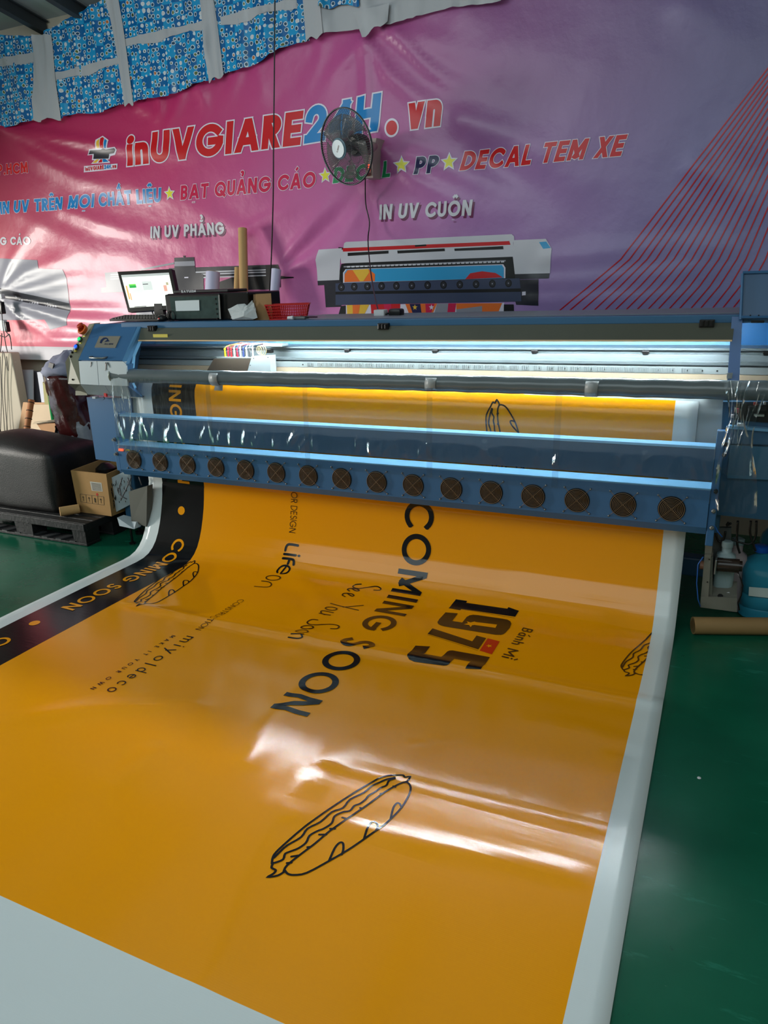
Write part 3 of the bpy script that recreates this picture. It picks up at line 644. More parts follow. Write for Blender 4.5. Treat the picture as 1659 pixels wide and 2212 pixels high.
for pl, amp, w in [([(1470, 1327), (1300, 1303), (1120, 1268)], .005, .05), ([(1425, 1522), (1250, 1490), (1050, 1450), (800, 1405), (560, 1360), (280, 1308)], .012, .035),
                   ([(430, 1225), (700, 1270), (1000, 1300), (1300, 1350)], .010, .07), ([(620, 1215), (700, 1300), (640, 1400)], .006, .05), ([(530, 1650), (620, 1530), (660, 1500)], .006, .02),
                   ([(0, 1560), (200, 1530), (420, 1520)], .006, .05), ([(640, 1770), (690, 1660), (770, 1600)], .008, .018), ([(840, 1690), (890, 1620), (960, 1600)], .006, .018), ([(250, 1700), (340, 1620)], .006, .03),
                   ([(1270, 1760), (1320, 1700), (1340, 1640)], .006, .02), ([(760, 1790), (1000, 1840), (1240, 1890)], .004, .03), ([(700, 1650), (1000, 1720), (1300, 1790)], .004, .02),
                   ([(450, 2100), (520, 1900), (600, 1750)], .004, .06), ([(1150, 1560), (1250, 1575), (1370, 1610)], .003, .05)]:
    VR.append(([vp(*p) for p in pl], amp, w))
aN = int(al[-1]/.03); ag = np.linspace(0, al[-1], aN); ag = np.unique(np.concatenate([ag, al]))
keep = [0]
for i in range(1, len(ag)):
    if ag[i]-ag[keep[-1]] > .012 or ag[i] in al: keep.append(i)
ag = ag[keep]; a_front = a_of_y(1.005); ag = np.unique(np.sort(np.append(ag, a_front)))
xg = np.unique(np.concatenate([np.linspace(XL, XR, 72), [XKL, XKR, XYR]]))
def vrelief(a, x):
    a = np.asarray(a, float); x = np.asarray(x, float); h = np.zeros(np.broadcast(a, x).shape)
    for pl, amp, w in VR:
        best = np.full(h.shape, 1e9); acc = 0; T = 0
        for i in range(len(pl)-1):
            (a0, x0), (a1, x1) = pl[i], pl[i+1]; L2 = (a1-a0)**2+(x1-x0)**2; t = np.clip(((a-a0)*(a1-a0)+(x-x0)*(x1-x0))/L2, 0, 1)
            best = np.minimum(best, np.hypot(a-a0-t*(a1-a0), x-x0-t*(x1-x0)))
        h = h+amp*np.exp(-(best/w)**2)
    k = np.clip((a-1.3)/.5, 0, 1)
    return h+.0022*k*(1+vnoise(x, a, .9, 21, 2))*.8
AG, XG = np.meshgrid(ag, xg, indexing='ij'); RG = vrelief(AG, XG)
pyv, pzv = prof[:, 0], prof[:, 1]
tn_ = np.gradient(prof, al, axis=0); nyv, nzv = tn_[:, 1], -tn_[:, 0]     # normal of the profile (towards the room / up)
def vfn(a, x):
    i = int(np.searchsorted(ag, a)); i = min(max(i, 1), len(ag)-1); j = int(np.searchsorted(xg, x)); j = min(max(j, 1), len(xg)-1)
    fa = (a-ag[i-1])/(ag[i]-ag[i-1]); fx = (x-xg[j-1])/(xg[j]-xg[j-1]); fa = min(max(fa, 0), 1); fx = min(max(fx, 0), 1)
    h = (RG[i-1, j-1]*(1-fa)+RG[i, j-1]*fa)*(1-fx)+(RG[i-1, j]*(1-fa)+RG[i, j]*fa)*fx
    y, z = np.interp(a, al, pyv), np.interp(a, al, pzv); ny, nz = np.interp(a, al, nyv), np.interp(a, al, nzv)
    s_ = -1 if ny > 0 and nz < 0 else 1
    return Vector((x, y-abs(ny)*h, z+abs(nz)*h))
vsheet = Sheet(vfn, list(ag), list(xg))
def vinyl_mat(name, col, rough=.135):
    m = bpy.data.materials.new(name); m.use_nodes = True; nt = m.node_tree; b = nt.nodes['Principled BSDF']; col = lin(col) if isinstance(col, str) else col
    b.inputs['Base Color'].default_value = (*col, 1); b.inputs['Roughness'].default_value = rough; b.inputs['Specular IOR Level'].default_value = .55
    geo = nt.nodes.new('ShaderNodeNewGeometry'); mp = nt.nodes.new('ShaderNodeMapping'); mp.inputs['Scale'].default_value = (.6, 26, 26); nt.links.new(geo.outputs['Position'], mp.inputs[0])
    t = nt.nodes.new('ShaderNodeTexNoise'); t.inputs['Scale'].default_value = 3; t.inputs['Detail'].default_value = 3; nt.links.new(mp.outputs[0], t.inputs['Vector'])
    t2 = nt.nodes.new('ShaderNodeTexNoise'); t2.inputs['Scale'].default_value = 2.2; t2.inputs['Detail'].default_value = 2; nt.links.new(geo.outputs['Position'], t2.inputs['Vector'])
    w = nt.nodes.new('ShaderNodeTexWave'); w.bands_direction = 'Y'; w.inputs['Scale'].default_value = 55; nt.links.new(geo.outputs['Position'], w.inputs['Vector'])
    a1 = nt.nodes.new('ShaderNodeMath'); a1.operation = 'MULTIPLY_ADD'; a1.inputs[1].default_value = .05; nt.links.new(t.outputs['Fac'], a1.inputs[0])
    a2 = nt.nodes.new('ShaderNodeMath'); a2.operation = 'MULTIPLY_ADD'; a2.inputs[1].default_value = .9; nt.links.new(t2.outputs['Fac'], a2.inputs[0]); nt.links.new(a1.outputs[0], a2.inputs[2])
    a3 = nt.nodes.new('ShaderNodeMath'); a3.operation = 'MULTIPLY_ADD'; a3.inputs[1].default_value = .008; nt.links.new(w.outputs['Fac'], a3.inputs[0]); nt.links.new(a2.outputs[0], a3.inputs[2])
    bp = nt.nodes.new('ShaderNodeBump'); bp.inputs['Strength'].default_value = .16; bp.inputs['Distance'].default_value = .02; nt.links.new(a3.outputs[0], bp.inputs['Height']); nt.links.new(bp.outputs['Normal'], b.inputs['Normal'])
    return m
VY = vinyl_mat('vinyl_orange', (.86, .33, .0012)); VK = vinyl_mat('vinyl_black', (.006, .006, .008)); VW = vinyl_mat('vinyl_white', (.66, .73, .74), .2)
V = [vfn(a, x) for a in ag for x in xg]; nx_ = len(xg); F = []; MI = []
for i in range(len(ag)-1):
    for j in range(nx_-1):
        F.append((i*nx_+j, i*nx_+j+1, (i+1)*nx_+j+1, (i+1)*nx_+j)); x = (xg[j]+xg[j+1])/2; a = (ag[i]+ag[i+1])/2
        MI.append(2 if (x < XKL or x > XYR or a > a_front) else (1 if x < XKR else 0))
vinyl = mesh('printed_banner', V, F, [VY, VK, VW], None, True, MI, label='long orange printed vinyl banner running from the printer down over the green floor', cat='banner')
so = vinyl.modifiers.new('thickness', 'SOLIDIFY'); so.thickness = .0016; so.offset = -1 if False else 0
VP = [VK, VY, mat('vinyl_red', '#C22014', .2), VW]
def vt(pr, t, a, b_, cap, m=0, **k): pr.text(t, vp(*a), vp(*b_), cap, m, flip=False, **k)
# the sheet coordinates are (a, x): glyph x runs along a, glyph y along +x
def capx(p, q): return abs(vp(*p)[1]-vp(*q)[1])
def vbuild(pr, name, **k): return pr.build(name, vinyl, VP, base=.0014, step=.0006, **k)
pb = vp(585, 1522); cap = capx((628, 1515), (708, 1505))
def two_words(a0, a1, x0, x1, cap, m, sw, name):
    _, w = letters('COMING SOON', sw, .17, space=.42); _, w1 = letters('COMING', sw, .17); _, w2 = letters('SOON', sw, .17)
    for t, s_, e_ in (('COMING', 0, w1/w), ('SOON', (w-w2)/w, 1)):
        pr = Print(vsheet); pr.text(t, (a0+(a1-a0)*s_, x0+(x1-x0)*s_), (a0+(a1-a0)*e_, x0+(x1-x0)*e_), cap, m, sw, .17, layer=1)
        pr.items = [it for it in pr.items if min(p[0] for p in it[0]) > .05 and max(p[0] for p in it[0]) < a_front]
        if pr.items: vbuild(pr, name)
two_words(.752, 2.455, -1.503, -1.513, .170, 0, .165, 'black_word')
for s_, cut in ((1.144, 9), (-.126, 9), (2.412, 9)):
    pr = Print(vsheet); x0 = -3.045-(s_-1.144)*.042 if s_ > 0 else -3.045
    two_words(s_, s_+.918, x0, x0-.045 if s_ > 1 else x0-.012, .092, 1, .17, 'orange_word')
for c in ((.967, -3.025), (2.248, -3.069), (3.52, -3.11)):
    pr = Print(vsheet)
    if c[0] < a_front: pr.convex([(c[0]+.027*math.cos(k*math.pi/12), c[1]+.027*math.sin(k*math.pi/12)) for k in range(24)], 1, 1); vbuild(pr, 'orange_dot')
pr = Print(vsheet)
pr.text('OR DESIGN', (.775, -2.226), (1.016, -2.226), .043, 0, .09, .12, layer=1, space=.35); vbuild(pr, 'thin_word'); pr = Print(vsheet)
pr.text('CONSTRUCTION', (1.625, -2.247), (2.006, -2.243), .034, 0, .095, .1, layer=1)
vbuild(pr, 'thin_word')
pr = Print(vsheet); pr.text('miyo|', (2.075, -2.236), (2.365, -2.236), .062, 0, .095, .42, layer=1); vbuild(pr, 'rounded_word'); pr = Print(vsheet); pr.text('deco', (2.395, -2.236), (2.607, -2.236), .062, 0, .095, .42, layer=1); vbuild(pr, 'rounded_word')
pr = Print(vsheet); pr.text('MAKE IT YOUR OWN', (2.098, -2.309), (2.62, -2.309), .022, 0, .15, .75, layer=1, space=.9); vbuild(pr, 'small_spaced_lettering')
def strokes(pr, lst, ox, oy, sc, wd, m=0, rnd=True, off=None):
    for s_ in lst:
        P = [vp(ox+x/sc, oy+y/sc) for x, y in s_]
        if off: P = [off(z) for z in P]
        w = wd
        if len(P) > 3:                              # smooth
            Q = [P[0]]
            for i in range(len(P)-1):
                p0, p1, p2, p3 = P[max(i-1, 0)], P[i], P[i+1], P[min(i+2, len(P)-1)]
                for k in (1/3, 2/3, 1):
                    Q.append(tuple(.5*(2*p1[c]+(p2[c]-p0[c])*k+(2*p0[c]-5*p1[c]+4*p2[c]-p3[c])*k*k+(3*p1[c]-p0[c]-3*p2[c]+p3[c])*k**3) for c in (0, 1)))
            P = Q
        for r_ in ribbon(P, w, 0, rnd): pr.convex(r_, m, 1)
def ell(cx, cy, rx, ry): return [(cx+rx*math.cos(k*math.pi/8), cy+ry*math.sin(k*math.pi/8)) for k in range(17)]
pr = Print(vsheet)
strokes(pr, [[(515, 728), (400, 712), (362, 742), (348, 795)], [(335, 842), (485, 860)], [(526, 866), (532, 867)], [(320, 900), (430, 912), (462, 935), (462, 990)], [(405, 925), (387, 978)]], 560, 1060, 6.146, .015)
strokes(pr, [[(245, 1100), (245, 1070), (290, 1018), (350, 1000), (400, 1020), (410, 1060), (370, 1105), (290, 1115), (325, 1065), (365, 1010)]], 560, 1060, 6.146, .012)
strokes(pr, [ell(190, 1178, 95, 32)], 560, 1060, 6.146, .008); strokes(pr, [[(65, 497), (105, 503), (117, 515), (95, 526), (25, 522)]], 540, 1060, 2.5136, .008)
vbuild(pr, 'rounded_logo_lettering')
pr = Print(vsheet)
strokes(pr, [[(605, 512), (575, 515), (560, 530), (590, 540), (650, 530), (690, 525), (712, 538), (705, 548), (675, 548)]], 540, 1060, 2.5136, .0075)
strokes(pr, [[(1200, 1355), (1175, 1335), (1210, 1320), (1290, 1325), (1330, 1345), (1300, 1355), (1260, 1340), (1240, 1322)], [(1140, 1418), (1105, 1400), (1130, 1380), (1220, 1385), (1258, 1405), (1235, 1415), (1200, 1400), (1170, 1380)],
  [(950, 1508), (1315, 1592)], [(1115, 1550), (1378, 1528)], ell(955, 1575, 75, 20), [(980, 1625), (860, 1608), (820, 1620), (830, 1645), (870, 1658)], [(940, 1660), (800, 1645)],
  [(775, 1732), (700, 1730), (640, 1760), (660, 1790), (740, 1798), (850, 1785), (950, 1780), (1030, 1790), (1060, 1812), (1030, 1838), (950, 1838)], ell(638, 1832, 80, 22), ell(567, 1895, 82, 24), [(430, 1938), (590, 1953)], [(560, 1955), (572, 1985), (500, 1992), (390, 1968)]], 560, 1060, 6.146, .0085)
vbuild(pr, 'handwritten_lettering')
pr = Print(vsheet)
def pg(P, m, ly): pr.poly([vp(860+x/5.184, 1260+y/5.184) for x, y in P], m, ly)
pg([(650, 195), (775, 213), (765, 235), (1225, 302), (1238, 283), (1355, 325), (1312, 388), (708, 298), (695, 312), (565, 290)], 0, 1)
pg([(530, 332), (668, 343), (605, 428), (718, 445), (768, 382), (800, 366), (840, 360), (890, 364), (1170, 405), (1225, 416), (1255, 432), (1268, 458), (1250, 505), (1200, 560), (1175, 576), (1150, 583), (1090, 582), (520, 490), (475, 478), (448, 462), (440, 440), (462, 405)], 0, 1)
pg([(858, 440), (1108, 470), (1090, 507), (835, 472)], 1, 2)
pg([(735, 468), (783, 455), (768, 432), (812, 446), (862, 434), (842, 462), (850, 476), (828, 478), (812, 500), (795, 476)], 1, 2)
pg([(385, 512), (830, 657), (878, 592), (985, 620), (898, 748), (330, 575)], 0, 1)
pg([(195, 708), (358, 718), (290, 808), (480, 845), (550, 775), (575, 764), (610, 762), (1027, 835), (925, 995), (752, 980), (812, 890), (630, 860), (590, 915), (570, 935), (545, 943), (510, 943), (180, 895), (125, 872), (102, 845), (105, 825)], 0, 1)
for a_, b_ in (((712, 296), (1310, 396)), ((332, 580), (896, 755)), ((632, 858), (808, 888))):
    for r_ in ribbon([vp(860+a_[0]/5.184, 1260+a_[1]/5.184), vp(860+b_[0]/5.184, 1260+b_[1]/5.184)], .002): pr.convex([(p[0]+.005, p[1]) for p in r_], 0, 1)
vbuild(pr, 'year_lettering')
pr = Print(vsheet)
pg([(1003, 622), (1138, 657), (1048, 803), (912, 762)], 2, 1); pr.poly(star(vp(860+1020/5.184, 1260+710/5.184), .016, .42, 0), 1, 2)
vbuild(pr, 'red_flag')
pr = Print(vsheet); pr.text('Bánh', (1.405, -.757), (1.585, -.768), .052, 0, .14, .16, layer=1, rnd=True, shear=.05); vbuild(pr, 'hand_lettered_word'); pr = Print(vsheet); pr.text('Mì', (1.63, -.770), (1.722, -.775), .052, 0, .14, .16, layer=1, rnd=True, shear=.05); vbuild(pr, 'hand_lettered_word')
BAG = [[(385, 940), (405, 962), (450, 970), (540, 955), (700, 870), (830, 795), (950, 715), (1050, 650), (1140, 570), (1220, 485), (1270, 400), (1285, 345), (1265, 312), (1240, 308)],
 [(375, 945), (400, 900), (500, 820), (600, 745), (700, 660), (800, 590), (900, 520), (1000, 450), (1100, 375), (1200, 320), (1255, 305)],
 [(700, 870), (740, 780), (775, 740), (800, 745), (802, 790), (790, 825)], [(950, 715), (980, 630), (1010, 590), (1040, 600), (1048, 630), (1038, 655)], [(1140, 570), (1160, 490), (1185, 455), (1207, 460), (1220, 488)],
 [(290, 890), (300, 840), (340, 790), (450, 690), (560, 600), (700, 500), (850, 400), (1000, 310), (1080, 275), (1180, 262)],
 [(305, 850), (350, 805), (400, 760), (500, 700), (545, 640), (640, 590), (720, 520), (800, 490), (850, 430), (950, 380), (1010, 330), (1090, 300), (1170, 278)],
 [(310, 885), (370, 860), (385, 820), (430, 800), (480, 780), (535, 740), (560, 690), (620, 655), (660, 640), (720, 600), (740, 550), (800, 520), (850, 510), (880, 475), (920, 460), (960, 430), (985, 400), (1030, 375), (1070, 345), (1110, 330), (1130, 300), (1170, 285)],
 [(300, 885), (288, 920), (318, 938), (300, 962), (262, 985), (330, 975), (375, 950)], [(1180, 262), (1230, 255), (1242, 272), (1280, 264), (1265, 298), (1240, 308)],
 [(398, 886), (430, 883)], [(430, 840), (480, 832)], [(545, 772), (562, 770)], [(630, 682), (680, 682)], [(708, 640), (742, 640)], [(795, 560), (830, 570)], [(922, 490), (938, 494)], [(1068, 388), (1082, 386)], [(1160, 335), (1175, 340)]]
tipL = vp(500+262/3.318, 1600+985/3.318); tipU = vp(500+1255/3.318, 1600+257/3.318); tipE = vp(500+1280/3.318, 1600+335/3.318)
cx = lambda p: complex(*p)
l0, l1 = vp(296.4, 1313.6), vp(426.5, 1221); RS = (cx(l1)-cx(l0))/(cx(tipE)-cx(tipL)); RS = RS/abs(RS)*min(1.15, max(.85, abs(RS)))
def clipx(pr, lo, hi, alo=0.03):
    out = []
    for P, m, ly in pr.items:
        for ax, v, kl in ((1, lo, False), (1, hi, True), (0, alo, False)):
            if len(P) > 2: P = clip_half(P, ax, v, kl)
        if len(P) > 2: out.append((P, m, ly))
    pr.items = out
for t_, ref, rs in ((None, None, 1), ((296.4, 1313.6), tipL, RS), ((1352, 1461), tipL, 1), ((1068.5, 866), tipU, RS*.86)):
    pr = Print(vsheet); off = None
    if t_: q = vp(*t_); off = (lambda z, q=q, ref=ref, rs=rs: (lambda w_: (w_.real, w_.imag))(cx(q)+(complex(*z)-cx(ref))*rs))
    strokes(pr, BAG, 500, 1600, 3.318, .0072, off=off); clipx(pr, XKR, XYR); vbuild(pr, 'sandwich_drawing')
# ------------------------------------------------------------------ the large format printer
PRN = empty('large_format_printer', (-1.6, 3.7, 0), 'long blue wide format inkjet printer with sixteen drying fans along its front', 'printer')
def rise(v):
    x, y, z = v; return (x, y, z+.0047*(x+3.3)*min(1, max(0, (z-.56)/.15)))
def P(b_, name, mt, smooth=False, parent=PRN, **k):
    b_.V = [rise(v) for v in b_.V]; return b_.build(name, mt, parent, smooth, **k)
def bar(prof_, x0, x1, m=0, b_=None):             # profile (y, z) swept along x
    b_ = b_ or B(); return b_.loft([[(x0, y, z) for y, z in prof_], [(x1, y, z) for y, z in prof_]], m)
XB0, XB1 = -3.345, -.004
o = P(bar([(3.300, .548), (3.300, .700), (3.303, .706), (3.40, .708), (3.40, .512), (3.322, .512)], XB0, XB1), 'fan_bar', BLUE)
P(bar([(3.2975, .704), (3.2975, .7085), (3.403, .7115), (3.403, .7065)], XB0-.002, XB1+.002), 'fan_bar_edge', BLUEL)
P(B().box((-3.385, 3.305, .535), (-3.347, 3.40, .745), bev=.006), 'end_bracket', BLUE)
P(B().box((-.002, 3.31, .462), (.030, 3.35, .96), bev=.004), 'end_bracket', BLUE)
kb = B(); 
for z in (.735, .645): kb.lathe([(.012, 0), (.012, .006), (.008, .006), (.008, .02)], (-3.366, 3.305, z), (0, -1, 0), 14)
P(kb, 'latch_knob', STEEL)
for z in (.905, .86, .80, .70, .62, .55):
    P(B().lathe([(.009, 0), (.009, .012), (.005, .016)], (.034 if z > .8 else .018, 3.312, z), (0, -1, 0), 10), 'bracket_screw', BLACK if z in (.905, .86, .70) else STEEL)
P(B().box((-3.335, 3.289, .668), (-3.300, 3.299, .682), bev=.003), 'indicator_lamp', mat('red_glow', '#FF4A28', .4, emit=2.5)); P(B().box((-3.292, 3.297, .672), (-3.25, 3.2995, .68)), 'yellow_sticker', mat('sticker_yellow', '#C8B83A', .5))
# fans
fx = [at(x, y, 3.296) for x, y in zip((290, 347, 405, 468, 530, 597, 667, 738, 812, 891, 973, 1059, 1150, 1247, 1348, 1454), (995, 1000, 1005, 1011, 1015, 1021, 1028, 1034, 1041, 1049, 1054, 1061, 1069, 1078, 1088, 1097))]
k1, k0 = np.polyfit(range(16), [p.x for p in fx], 1); zf = float(np.mean([p.z for p in fx]))
def local_mesh(b_, name, mt, parent, smooth=True):
    return b_.build(name, mt, parent, smooth, local=True)
fan0 = bpy.data.objects.new('cooling_fan', None)
fb = B(); fb.lathe([(.058, 0), (.058, .003), (.0545, .003), (.0545, .0005), (.02, .0005), (.02, .004), (.004, .006)], (0, 0, 0), (0, -1, 0), 28)
me_o = fb.build('cooling_fan', BLACKM, None, False, auto=.6); fan0 = me_o; fan0.parent = PRN; fan0.location = (k0, 3.2995, zf); fan0.location -= Vector(PRN.location)
g = B()
for i in range(8): g.ring((0, -.011, 0), (0, 1, 0), .006+.0066*i+(.001 if i == 7 else 0), .0011 if i < 7 else .0015, 28, 4)
for s_ in (-1, 1):
    g.tube([(-.058, -.004, -.058*s_), (-.043, -.010, -.043*s_), (.043, -.010, .043*s_), (.058, -.004, .058*s_)], .0013, 4)
local_mesh(g, 'fan_guard', WIRE, fan0)
for sx, sz in ((1, 1), (1, -1), (-1, 1), (-1, -1)):
    local_mesh(B().lathe([(.0045, 0), (.0045, .006), (.002, .009)], (.059*sx, 0, .059*sz), (0, -1, 0), 8), 'fan_screw', STEEL, fan0)
bl = B()
for i in range(5):
    a = i*2*math.pi/5; bl.add([(.02*math.cos(a), -.002, .02*math.sin(a)), (.05*math.cos(a-.2), -.003, .05*math.sin(a-.2)), (.05*math.cos(a+.5), -.0055, .05*math.sin(a+.5)), (.02*math.cos(a+.8), -.004, .02*math.sin(a+.8))], [(0, 1, 2, 3)])
local_mesh(bl, 'fan_blades', BLACK, fan0)
for i in range(1, 16):
    c = dup(fan0, PRN); c.location = (k0+k1*i-PRN.location.x, 3.2995-PRN.location.y, zf-PRN.location.z)
# deflector above the fans
P(bar([(3.302, .745), (3.306, .884), (3.310, .890), (3.365, .8925), (3.372, .888), (3.366, .880), (3.318, .880), (3.314, .742)], -3.30, -.004), 'deflector', mat('deflector_blue', '#3A5A7A', .33, noise=.06, nscale=4))
P(bar([(3.303, .882), (3.308, .8915), (3.366, .8945), (3.37, .8895)], -3.301, -.003), 'deflector_ledge', BLUEL)
P(B().box((-3.335, 3.30, .76), (-3.303, 3.37, .905), bev=.012), 'deflector_cap', BLUE)
# platen under the sheet
P(bar([(3.484, .60), (3.484, .985), (3.492, 1.028), (3.508, 1.056), (3.53, 1.074), (3.56, 1.084), (3.70, 1.086), (3.70, .60)], -3.435, .035), 'platen', mat('platen_metal', '#A9B2B4', .35, .25, noise=.05), True, auto=.5)
for x0, x1 in ((-3.44, -3.31), (-.075, .035)): P(bar([(3.50, 1.078), (3.50, 1.084), (3.60, 1.098), (3.60, 1.092)], x0, x1), 'edge_clamp', ALU)
# gantry beam
P(bar([(3.86, 1.262), (3.70, 1.262), (3.70, 1.252), (3.716, 1.250), (3.716, 1.236), (3.694, 1.234), (3.688, 1.205), (3.66, 1.203), (3.66, 1.190), (3.676, 1.187), (3.676, 1.10), (3.86, 1.10)], -3.85, .75), 'gantry_beam', ALU)
P(bar([(3.655, 1.182), (3.65, 1.152), (3.674, 1.152), (3.674, 1.182)], -3.85, .75), 'rail_plate', ALUL)
P(bar([(3.640, 1.150), (3.634, 1.124), (3.672, 1.124), (3.672, 1.150)], -3.85, .75), 'beige_rail', mat('rail_beige', '#8A7C68', .5))
hb = B()
for i in range(36): x = -2.2+i*.062; hb.lathe([(.0042, 0), (.0042, .003), (.001, .003)], (x, 3.653, 1.166), (0, -1, 0), 8)
P(hb, 'bolt_row', BLACK, kind='stuff')
rb = B()
for i in range(200):
    x = -2.19+i*.0105
    if (i*.0105) % .062 > .012: rb.box((x, 3.6475, 1.157), (x+.006, 3.6535, 1.177))
P(rb, 'encoder_teeth', ALUL, kind='stuff')
for px in (750, 940, 1155, 1395, 1657):
    q = at(px, 760, 3.70); s_ = B().box((q.x-.016, 3.694, 1.236), (q.x+.016, 3.715, 1.249), bev=.002).box((q.x-.012, 3.690, 1.232), (q.x+.012, 3.70, 1.238)); P(s_, 'sensor_block', BLACK)
for i in range(17):
    x = at(625+i*46, 812, 3.6).x if False else -2.27+i*.132
    P(B().box((x-.022, 3.585, 1.100), (x+.022, 3.635, 1.128), bev=.003).box((x-.014, 3.582, 1.113), (x+.014, 3.588, 1.119)), 'pinch_clamp', ALUL)
P(bar([(3.585, 1.094), (3.58, 1.102), (3.64, 1.110), (3.64, 1.094)], -3.40, .60), 'paper_guide', STEEL)
# inner back wall, floor of the bay and rear body
P(bar([(4.05, .56), (4.02, .56), (4.02, 1.405), (4.05, 1.405)], -3.60, .80), 'rear_panel', BLUEL)
P(B().box((-3.55, 3.74, .56), (.75, 3.98, .98), bev=.01), 'rear_body', BLUED)
P(B().box((-3.45, 3.5, .46), (.05, 3.56, .60), bev=.01), 'lower_beam', BLUED)
P(B().tube([(-2.72, 3.556, 1.350), (-.02, 3.556, 1.350)], .012, 12), 'led_tube', mat('led_glow', (.86, .97, 1), .5, emit=125))
P(bar([(3.535, 1.363), (3.585, 1.363), (3.585, 1.372), (3.535, 1.372)], -2.75, 0), 'led_holder', ALU)
# cover
P(B().box((-3.40, 3.522, 1.384), (.8, 4.10, 1.419), bev=.004), 'top_cover', mat('cover_blue', '#386489', .35, noise=.05))
P(B().box((-2.3, 3.60, 1.4195), (.8, 4.10, 1.4225)), 'cover_sheet', mat('cover_grey', '#7E8790', .35))
P(bar([(3.521, 1.385), (3.462, 1.318), (3.468, 1.314), (3.530, 1.385)], -3.33, .018), 'smoked_window', GREYG)
P(bar([(3.461, 1.3195), (3.459, 1.313), (3.468, 1.311), (3.470, 1.315)], -3.31, .016), 'window_lip', WARM)
for px, py in ((328, 710), (828, 707), (1527, 698)):
    q = at(px, py, 3.505); h = B().box((q.x-.030, 3.498, 1.368), (q.x+.030, 3.524, 1.400), bev=.003)
    for k in (-1, 0, 1): h.box((q.x+k*.018-.006, 3.492, 1.372), (q.x+k*.018+.006, 3.50, 1.396), bev=.002)
    P(h, 'cover_hinge', BLACK)
q = at(345, 731, 3.468); P(B().box((q.x-.055, 3.4755, 1.332), (q.x+.055, 3.478, 1.352)), 'warning_label', mat('label_yellow', '#C4B43A', .5)); 
# left cabinet
def quad(c, Ys, th, name, mt, parent=PRN, m2=None, **k):  # four measured corners (px,py) on planes Ys, thickness th to the back
    pts = [at(x, y, Y) for (x, y), Y in zip(c, Ys)]; b_ = B(); b_.prism(pts, (0, th, 0)); return b_.build(name, mt, parent, False, **k)
YT, YM, YC, YL = 3.55, 3.31, 3.31, 3.42
cb = B(); L0 = at(169, 778, YM); R0 = at(268, 779, YM); T0 = at(204, 700, YT); T1 = at(300, 698, YT); Wb = at(173, 830, YM); Wr = at(276, 834, YM); Cb = at(189, 853, YL); Cr = at(283, 858, YL)
cb.loft([[(L0.x+.002, YT+.45, T0.z), (L0.x+.002, YT, T0.z), (L0.x+.002, YM+.004, L0.z), (L0.x+.002, YM+.004, Wb.z), (L0.x+.002, YL+.004, Cb.z), (L0.x+.002, YT+.45, Cb.z)],
         [(R0.x-.50, YT+.45, T0.z), (R0.x-.08, YT, T0.z), (R0.x-.002, YM+.004, L0.z), (R0.x-.002, YM+.004, Wb.z), (R0.x-.002, YL+.004, Cb.z), (R0.x-.50, YT+.45, Cb.z)]])
cab = cb.build('left_cabinet', BLUE, PRN)
quad([(204, 700), (298, 698), (266, 779), (169, 778)], [YT-.004, YT-.004, YM-.004, YM-.004], .012, 'cabinet_door', BLUE)
quad([(299, 699), (307, 699), (272, 786), (264, 779)], [YT-.008, YT-.008, YM-.008, YM-.008], .03, 'door_frame_strip', mat('frame_blue', '#4A7BA3', .35))
quad([(170, 780), (209, 780), (213, 832), (174, 830)], [YM-.006]*4, .012, 'white_front_panel', WHITEP); quad([(210, 780), (271, 781), (276, 834), (214, 832)], [YM-.006]*4, .012, 'white_front_panel', WHITEP)
quad([(174, 831), (226, 833), (240, 855), (190, 852)], [YM-.004, YM-.004, YL-.004, YL-.004], .01, 'lower_white_panel', WHITEP); quad([(227, 833), (273, 834), (281, 858), (241, 855)], [YM-.004, YM-.004, YL-.004, YL-.004], .01, 'lower_white_panel', WHITEP)
quad([(273, 786), (283, 786), (280, 815), (281, 857), (272, 834)], [YM-.002, YM+.03, YM+.03, YL, YM], .02, 'side_trim', BLUE)
hb = quad([(204, 698), (193, 700), (149, 768), (141, 782), (147, 829), (173, 830), (169, 778)], [YT-.002, YT+.005, YM+.03, YM+.01, YM+.01, YM-.002, YM-.004], .05, 'control_panel', BEIGE)
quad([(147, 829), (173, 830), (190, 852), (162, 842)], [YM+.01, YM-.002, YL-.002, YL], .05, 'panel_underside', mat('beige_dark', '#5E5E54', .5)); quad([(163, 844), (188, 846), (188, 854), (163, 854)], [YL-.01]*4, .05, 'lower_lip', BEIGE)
_d0, _d1, _d2 = at(204, 700, YT-.004), at(298, 698, YT-.004), at(169, 778, YM-.004); _dn = (_d1-_d0).cross(_d2-_d0).normalized()
if _dn.y > 0: _dn = -_dn
def door(px, py, off=0.):
    q = Vector(_ray(px, py)); o_ = Vector(OW); t = (_d0+_dn*off-o_).dot(_dn)/q.dot(_dn); return o_+q*t
